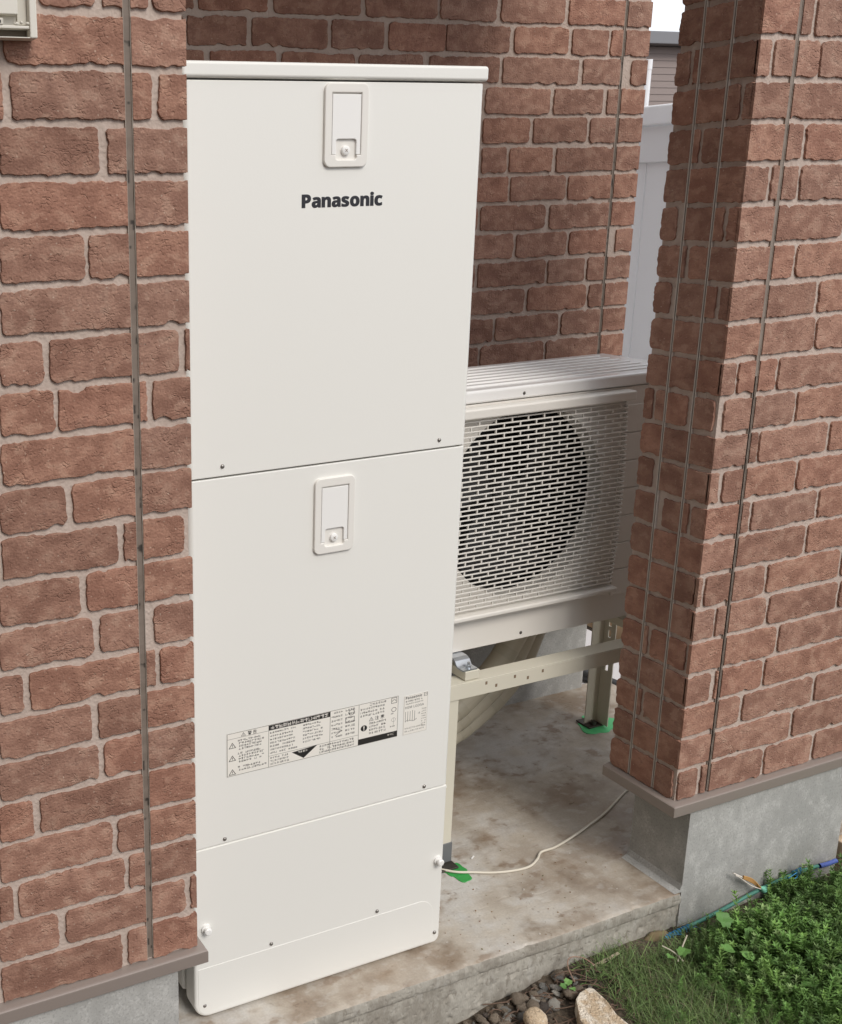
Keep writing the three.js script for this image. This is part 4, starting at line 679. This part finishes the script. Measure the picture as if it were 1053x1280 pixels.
{ const g = rbox(-0.042, 0.042, -0.003, 0.003, -0.006, 0.006, 0.002); const p = g.attributes.position; for (let i = 0; i < p.count; i++) { const x = p.getX(i); p.setZ(i, p.getZ(i) * (1 - Math.abs(x) * 14 * (x > 0 ? 0.9 : 0.3)) + x * x * 3); } g.computeVertexNormals(); const m = obj('wood_chip', g, std([0.62, 0.50, 0.38], 0.8), scene, [1.000, -0.088, 0.024]); m.rotation.set(0.5, 0.08, 0.28); tag(m, 'pale splinter of wood leaning on the bottom of the slab edge', 'wood chip'); }
tag(obj('stone', stoneGeo(77, 0.033, 0.018, 0.012, 0.35), std([0.20, 0.15, 0.085], 0.95), scene, [1.183, -0.098, 0.010]), 'brown lump of stone half buried where the slab meets the pier foundation', 'stone');
// ------------------------------------------------------------------ garden stake with blue twine, along the foundation
tag(obj('garden_stake', tube([[1.075, -0.113, 0.028], [1.23, -0.094, 0.019], [1.37, -0.0805, 0.015], [1.50, -0.059, 0.015], [1.635, -0.046, 0.016], [1.70, -0.047, 0.017]], 0.0043, 60, 10), std([0.085, 0.27, 0.215], 0.5)), 'thin green garden stake lying along the pier foundation above the weeds', 'garden stake');
const M_twine = std([0.05, 0.30, 0.62], 0.5);
function twine(label, cx, cy, cz, slope, turns, span, seed) {
  const R = rng(seed), pts = []; for (let i = 0; i <= turns * 12; i++) { const t = i / (turns * 12), a = i / 12 * Math.PI * 2, r = 0.0068 + 0.002 * R(); pts.push([cx + (t - 0.5) * span + 0.002 * R(), cy + (t - 0.5) * span * slope + Math.cos(a) * r, cz + Math.sin(a) * r * 0.8]); }
  const gs = [tube(pts, 0.0013, turns * 26, 6)]; for (let i = 0; i < 3; i++) { const x = cx + (R() - .5) * span, y = cy, l = 0.012 + 0.028 * R(), d = R() < .5 ? -1 : 1; gs.push(tube([[x, y + 0.006, cz + 0.006], [x + d * l * 0.4, y + 0.016 * R(), cz + 0.014], [x + d * l, y - 0.012 + 0.028 * R(), cz + 0.010 + 0.008 * R()]], 0.0011, 12, 5)); }
  tag(obj('blue_twine', mergeGeometries(gs), M_twine), label, 'twine');
}
twine('blue twine wound on the stake near the slab corner', 1.232, -0.094, 0.020, 0.1, 9, 0.075, 21);
twine('knot of light blue twine on the far end of the stake, in the weeds', 1.628, -0.046, 0.017, 0.1, 6, 0.03, 22);
tag(obj('blue_tube', tube([[1.705, -0.0475, 0.018], [1.735, -0.0500, 0.018], [1.765, -0.049, 0.018]], 0.0056, 16, 14), std([0.10, 0.15, 0.46], 0.45)), 'short blue tube end at the tip of the green stake', 'tube');
{ // frayed scrap caught in the weeds
  const g = new THREE.Group(); g.name = numbered('frayed_cord_scrap'); scene.add(g); tag(g, 'frayed white and orange cord scrap sticking up by the foundation', 'cord scrap');
  obj('white_strand', mergeGeometries([tube([[1.494, -0.046, 0.022], [1.462, -0.020, 0.021], [1.42, 0.006, 0.019], [1.398, 0.020, 0.018]], 0.0016, 20, 6), tube([[1.492, -0.047, 0.025], [1.455, -0.026, 0.026], [1.41, 0.010, 0.023], [1.402, 0.014, 0.022]], 0.0013, 20, 6)]), std([0.80, 0.74, 0.66], 0.7), g);
  obj('orange_fibre', mergeGeometries([0, 1, 2, 3].map((i) => tube([[1.49, -0.045 + i * 0.001, 0.020 + i * 0.002], [1.462, -0.022 + i * 0.003, 0.022], [1.43, -0.002 + i * 0.002, 0.021]], 0.0019, 12, 6))), std([0.52, 0.29, 0.10], 0.8), g);
  const c = new THREE.ConeGeometry(0.009, 0.022, 12); c.rotateZ(0.9); obj('green_cap', at(c, 1.499, -0.048, 0.022), std([0.20, 0.55, 0.40], 0.5), g);
}
{ const g = new THREE.Group(); g.name = numbered('wooden_post'); scene.add(g); tag(g, 'pale sawn wooden post end at the far end of the pier foundation', 'post'); obj('shaft', metreUV(rbox(1.795, 1.85, -0.2, -0.012, -0.06, 0.02, 0.003), 3), std([0.66, 0.50, 0.35], 0.7), g); }

// ------------------------------------------------------------------ weeds: low leafy ground cover, grass, broad leaves
const leafMat = (c, t = 0.3) => new THREE.MeshPhysicalMaterial({ color: new THREE.Color().setRGB(...c), roughness: 0.62, transmission: 0, side: THREE.DoubleSide });
function leafTris(pos, nor, base, dir, side, len, wid, droop) { // folded lance-shaped leaf
  const up = new THREE.Vector3().crossVectors(side, dir).normalize(), pt = (t, s, f) => base.clone().addScaledVector(dir, len * t).addScaledVector(side, wid * s).addScaledVector(up, f * wid - droop * len * t * t);
  const c = [pt(0, 0, 0), pt(0.4, 0, 0), pt(0.75, 0, 0), pt(1, 0, 0)], l = [pt(0.4, 0.5, 0.22), pt(0.75, 0.36, 0.16)], r = [pt(0.4, -0.5, 0.22), pt(0.75, -0.36, 0.16)];
  for (const t of [[c[0], l[0], c[1]], [c[1], l[0], l[1]], [c[1], l[1], c[2]], [c[2], l[1], c[3]], [c[0], c[1], r[0]], [c[1], r[1], r[0]], [c[1], c[2], r[1]], [c[2], c[3], r[1]]]) for (const v of t) pos.push(v.x, v.y, v.z);
}
function sprigGeo(seed, h, nodes, len, wid) {
  const R = rng(seed), pos = [], lean = (R() - .5) * 0.5, V = THREE.Vector3; const stem = (t) => new V(lean * h * t * t, h * t, 0.2 * lean * h * t);
  for (let i = 0; i < nodes; i++) { const t = 0.15 + 0.85 * (i + 1) / nodes, b = stem(t), k = i === nodes - 1 ? 5 : 3 + Math.floor(R() * 2), a0 = R() * 6; for (let j = 0; j < k; j++) { const a = a0 + j / k * 6.283, tilt = 0.15 + 0.75 * t + 0.3 * (R() - .5), dir = new V(Math.cos(a) * Math.cos(tilt), Math.sin(tilt), Math.sin(a) * Math.cos(tilt)), side = new V(-Math.sin(a), 0, Math.cos(a)); leafTris(pos, null, b, dir, side, len * (0.7 + 0.5 * R()) * (1 - 0.3 * (t > 0.9)), wid * (0.8 + 0.4 * R()), 0.25); } }
  for (let i = 0; i < 4; i++) { const a = stem(i / 4), b = stem((i + 1) / 4), w = 0.0007; pos.push(a.x - w, a.y, a.z, a.x + w, a.y, a.z, b.x, b.y, b.z, a.x, a.y, a.z - w, a.x, a.y, a.z + w, b.x, b.y, b.z); }
  const g = new THREE.BufferGeometry(); g.setAttribute('position', new THREE.Float32BufferAttribute(pos, 3)); g.computeVertexNormals(); return g;
}
const inWeeds = (x, z, R) => { // where the green stands: full on the right, ragged towards the gravel
  const e = 0.93 + 0.10 * Math.sin(z * 17) + 0.35 * z; return x > e && x < 2.3 && z > 0.02 && z < 0.85 && (x > e + 0.25 || R() < (x - e) / 0.25);
};
{
  const o = new THREE.Object3D(), R = rng(4242);
  const sprigs = [[1, 0.048, 9, 0.0125, 0.0027], [2, 0.064, 11, 0.0145, 0.0030], [3, 0.036, 7, 0.0115, 0.0026], [4, 0.055, 10, 0.0105, 0.0034]].map((a) => sprigGeo(...a));
  sprigs.forEach((g, k) => {
    const n = 2500, m = new THREE.InstancedMesh(g, leafMat([1, 1, 1]), n); let i = 0, tries = 0;
    while (i < n && tries++ < 90000) { const x = 0.95 + 1.25 * R(), z = 0.024 + 0.58 * Math.pow(R(), 1.0), d = sstep(1.03, 1.30, x - 0.25 * z) ; if (R() > 0.05 + 0.95 * d || !inWeeds(x, z, R)) continue; if (x > 1.786 && z < 0.1 && R() < 0.7) continue;
      const clump = fbm(x / 4, z / 4, 36, 36, 3, 811), s = (0.65 + 0.75 * clump + 0.25 * R()) * (0.75 + 0.35 * d) * (z < 0.085 ? (x > 1.52 && x < 1.64 ? 0.8 : 0.38) : z < 0.12 ? 0.7 : 1); if (z < 0.045 && !(x > 1.52 && x < 1.64)) continue;  o.position.set(x, groundY(x, z) - 0.006 + 0.02 * (clump - 0.4) * d, z); o.rotation.set((R() - .5) * 0.9, R() * 6.3, (R() - .5) * 0.9); o.scale.set(s, s * (0.8 + 0.55 * R()), s); o.updateMatrix(); m.setMatrixAt(i, o.matrix);
      const t = R(), v = (0.55 + 0.75 * R()) * (0.7 + 0.6 * clump); const c = t < 0.62 ? [0.125, 0.245, 0.055] : t < 0.9 ? [0.18, 0.32, 0.075] : [0.25, 0.36, 0.14]; m.setColorAt(i, new THREE.Color().setRGB(c[0] * v, c[1] * v, c[2] * v)); i++; }
    m.count = i; m.name = numbered('ground_cover'); m.castShadow = m.receiveShadow = true; scene.add(m); tag(m, null, null, null, 'stuff');
  });
  const blade = (seed, h, w, bend) => { const pos = [], N = 5, f = (t) => [bend * t * t * h, h * t * (1 - 0.3 * bend * t), w * (1 - t * 0.95) * 0.5]; for (let i = 0; i < N; i++) { const a = f(i / N), b = f((i + 1) / N); pos.push(a[0], a[1], -a[2], a[0], a[1], a[2], b[0], b[1], b[2], a[0], a[1], -a[2], b[0], b[1], b[2], b[0], b[1], -b[2]); } const g = new THREE.BufferGeometry(); g.setAttribute('position', new THREE.Float32BufferAttribute(pos, 3)); g.computeVertexNormals(); return g; };
  [[1, 0.050, 0.0036, 0.9, 0], [2, 0.062, 0.0032, 1.3, 0], [3, 0.05, 0.0019, 1.5, 1]].forEach(([s, h, w, b, dry]) => {
    const n = dry ? 3200 : 5200, m = new THREE.InstancedMesh(blade(s, h, w, b), leafMat([1, 1, 1]), n); let i = 0, tries = 0;
    while (i < n && tries++ < 120000) { const x = 0.86 + (dry ? 0.42 : 0.62) * R(), z = 0.012 + 0.42 * R(); if (x < 0.90 + 0.10 * Math.sin(z * 13 + 1) * R() + 0.12 * z || x > 0.86 && z > 0.085 && z < 0.31 && x < 0.925) continue; if (R() < sstep(1.15, 1.45, x) * 0.7 || z < 0.052 && x > 1.08 && R() < 0.93) continue;
      o.position.set(x, groundY(x, z) - 0.004, z); o.rotation.set((R() - .5) * (dry ? 2.6 : 1.3), R() * 6.3, (R() - .5) * (dry ? 2.6 : 1.3)); o.scale.setScalar(0.30 + 0.55 * R()); o.updateMatrix(); m.setMatrixAt(i, o.matrix);
      const v = 0.7 + 0.6 * R(), c = dry ? (R() < 0.6 ? [0.19, 0.17, 0.10] : [0.28, 0.22, 0.15]) : R() < 0.75 ? [0.115, 0.185, 0.055] : [0.19, 0.28, 0.088]; m.setColorAt(i, new THREE.Color().setRGB(c[0] * v, c[1] * v, c[2] * v)); i++; }
    m.count = i; m.name = numbered(dry ? 'dry_grass' : 'grass'); m.castShadow = m.receiveShadow = true; scene.add(m); tag(m, null, null, null, 'stuff');
  });
}
function broadLeaf(w, l, seed) { // lobed, cupped leaf lying in its own plane, stalk end at the origin, growing along +x
  const R = rng(seed), n = 26, rim = []; for (let i = 0; i <= n; i++) { const a = -Math.PI * 0.93 + i / n * Math.PI * 1.86, lobe = 1 + 0.10 * Math.cos(a * 7) + 0.05 * (R() - .5); rim.push([l * 0.46 + Math.cos(a) * l * 0.54 * lobe, Math.sin(a) * w * 0.5 * lobe]); }
  const pos = [], z = (x, y) => 0.22 * Math.abs(y) - 0.9 * Math.pow(x / l - 0.35, 2) * l * 0.35 + 0.05 * w * Math.sin(9 * x / l); const mid = (x) => [x, 0];
  const q = (a, b, c) => [a, b, c].forEach(([x, y]) => pos.push(x, z(x, y), y));
  for (let i = 0; i < n; i++) { const A = rim[i], B = rim[i + 1], a = mid(Math.max(0, Math.min(l * 0.97, A[0]))), b = mid(Math.max(0, Math.min(l * 0.97, B[0]))); const ha = [(A[0] + a[0]) / 2, A[1] / 2], hb = [(B[0] + b[0]) / 2, B[1] / 2]; q(A, B, ha); q(B, hb, ha); q(ha, hb, a); q(hb, b, a); }
  const g = new THREE.BufferGeometry(); g.setAttribute('position', new THREE.Float32BufferAttribute(pos, 3)); g.computeVertexNormals(); return g;
}
const broadMat = [leafMat([0.125, 0.27, 0.062]), leafMat([0.16, 0.32, 0.085]), leafMat([0.10, 0.225, 0.055])];
function weed(label, x, z, leaves, seed) {
  const g = thing('broad_leaf_weed', label, 'weed', [x, groundY(x, z), z]), R = rng(seed);
  for (const [dx, dy, dz, size, turn] of leaves) { const L = obj('leaf', broadLeaf(size * (0.9 + 0.2 * R()), size, seed + Math.round(dx * 900)), broadMat[Math.floor(R() * 3)], g, [dx, dy, dz]); L.rotation.set((R() - .5) * 0.6, turn, 0.25 + 0.3 * (R() - .5)); obj('stalk', tube([[0, 0, 0], [dx * 0.4, dy * 0.7, dz * 0.4], [dx, dy, dz]], 0.0008, 10, 5), broadMat[2], g); }
}
weed('weed with several pale lobed leaves standing in the middle of the ground cover', 1.245, 0.165, [[0.0, 0.085, -0.035, 0.034, 1.2], [-0.03, 0.066, 0.012, 0.030, 2.8], [0.022, 0.075, 0.004, 0.032, 0.2], [-0.012, 0.06, 0.045, 0.026, 2.0], [0.02, 0.055, 0.06, 0.024, 5.2]], 61);
weed('small light green weed with one round leaf in the dull grass', 1.135, 0.115, [[-0.004, 0.045, 0.004, 0.027, 0.4], [-0.022, 0.040, -0.008, 0.017, 3.4]], 62);
weed('weed with large pale leaves at the lower right of the ground cover', 1.315, 0.305, [[0.0, 0.075, -0.022, 0.036, 0.4], [0.022, 0.070, 0.016, 0.038, 5.6], [-0.034, 0.056, 0.010, 0.028, 3.0], [0.005, 0.058, 0.05, 0.034, 4.6]], 63);
weed('tiny bright green seedling on the gravel near the slab edge', 0.865, 0.058, [[0.0, 0.022, 0.0, 0.016, 0.5], [-0.006, 0.020, 0.005, 0.014, 2.6], [0.004, 0.018, 0.008, 0.013, 4.6]], 64);
for (const [lb, x, z, l, a] of [['bleached dry stalk leaning in the dull grass, the longer of the pair', 1.160, 0.095, 0.075, 0.5], ['short bleached dry stalk crossing the longer one in the dull grass', 1.125, 0.10, 0.045, 2.2]]) { const y = groundY(x, z) + 0.035; tag(obj('dry_stalk', tube([[x - Math.cos(a) * l * .5, y - 0.01, z + Math.sin(a) * l * .5], [x, y + 0.006, z], [x + Math.cos(a) * l * .5, y + 0.012, z - Math.sin(a) * l * .5]], 0.0017, 16, 6), std([0.50, 0.46, 0.36], 0.8)), lb, 'dry stalk'); }

// ------------------------------------------------------------------ beyond the recess: fence, neighbouring house
{
  const FX = 3.4, F = thing('white_fence', 'white vinyl board fence seen through the gap beside the pier', 'fence'), dep = 0.04; F.position.set(0, 0, 0);
  for (let i = 0; i < 52; i++) { const z = -5.5 + i * 0.152; obj('board', rbox(FX, FX + 0.022, -0.12, 1.706, z + 0.0015, z + 0.1505, 0.004, 2), M.vinyl, F); }
  for (let i = 0; i < 4; i++) { const z = -5.5 + i * 1.9; obj('rail', rbox(FX - 0.012, FX + 0.034, 1.7035, 1.866, z, z + 1.888, 0.006), M.vinyl, F); obj('cap_rail', rbox(FX - 0.03, FX + 0.052, 1.8675, 1.954, z, z + 1.888, 0.01, 3), M.vinyl, F); obj('bottom_rail', rbox(FX - 0.012, FX - 0.001, -0.12, 0.0, z, z + 1.888, 0.003), M.vinyl, F); }
}
{ const b = thing('timber_sleeper', 'pale timber board lying at the foot of the white fence', 'timber'); obj('beam', metreUV(rbox(2.50, 2.56, -0.15, 0.03, -3.4, -0.6, 0.006), 2), std([0.62, 0.45, 0.28], 0.75), b); }
{ const g = tube([[2.02, -0.085, -1.30], [2.06, -0.085, -1.12], [2.09, -0.085, -0.98], [2.10, -0.085, -0.8]], 0.022, 30, 10); tag(obj('hose', g, std([0.035, 0.035, 0.035], 0.5)), 'black hose lying on the path behind the stand leg', 'hose'); }
{ const p = thing('white_pole', 'thin white pole rising just behind the white fence', 'pole', [4.0, 0, -2.92]); const g = new THREE.CylinderGeometry(0.019, 0.019, 2.36, 14); obj('shaft', at(g, 0, 1.03, 0), std([0.82, 0.82, 0.84], 0.4), p); const c = new THREE.CylinderGeometry(0.021, 0.021, 0.05, 14); obj('cap', at(c, 0, 2.21, 0), std([0.82, 0.82, 0.84], 0.4), p); }
{
  const H = thing('neighbour_house', 'grey-brown neighbouring house with horizontal siding behind the fence', 'house'), z = -7.7, sid = std([0.27, 0.22, 0.205], 0.8);
  obj('wall', box(4, 16, -0.3, 3.03, -14, z - 0.025), sid, H);
  for (let i = 0; i < 48; i++) obj('siding_board', prism([[z - 0.0245, -0.3 + i * 0.06925 + 0.0005], [z - 0.006, -0.3 + i * 0.06925], [z - 0.012, -0.3 + (i + 1) * 0.06925 - 0.0005], [z - 0.0245, -0.3 + (i + 1) * 0.06925 - 0.0005]], 4, 16), sid, H);
  obj('fascia', rbox(3.85, 16.1, 3.032, 3.16, -14.1, z + 0.14, 0.01), std([0.20, 0.20, 0.215], 0.5), H);
}
renderer.render(scene, camera);
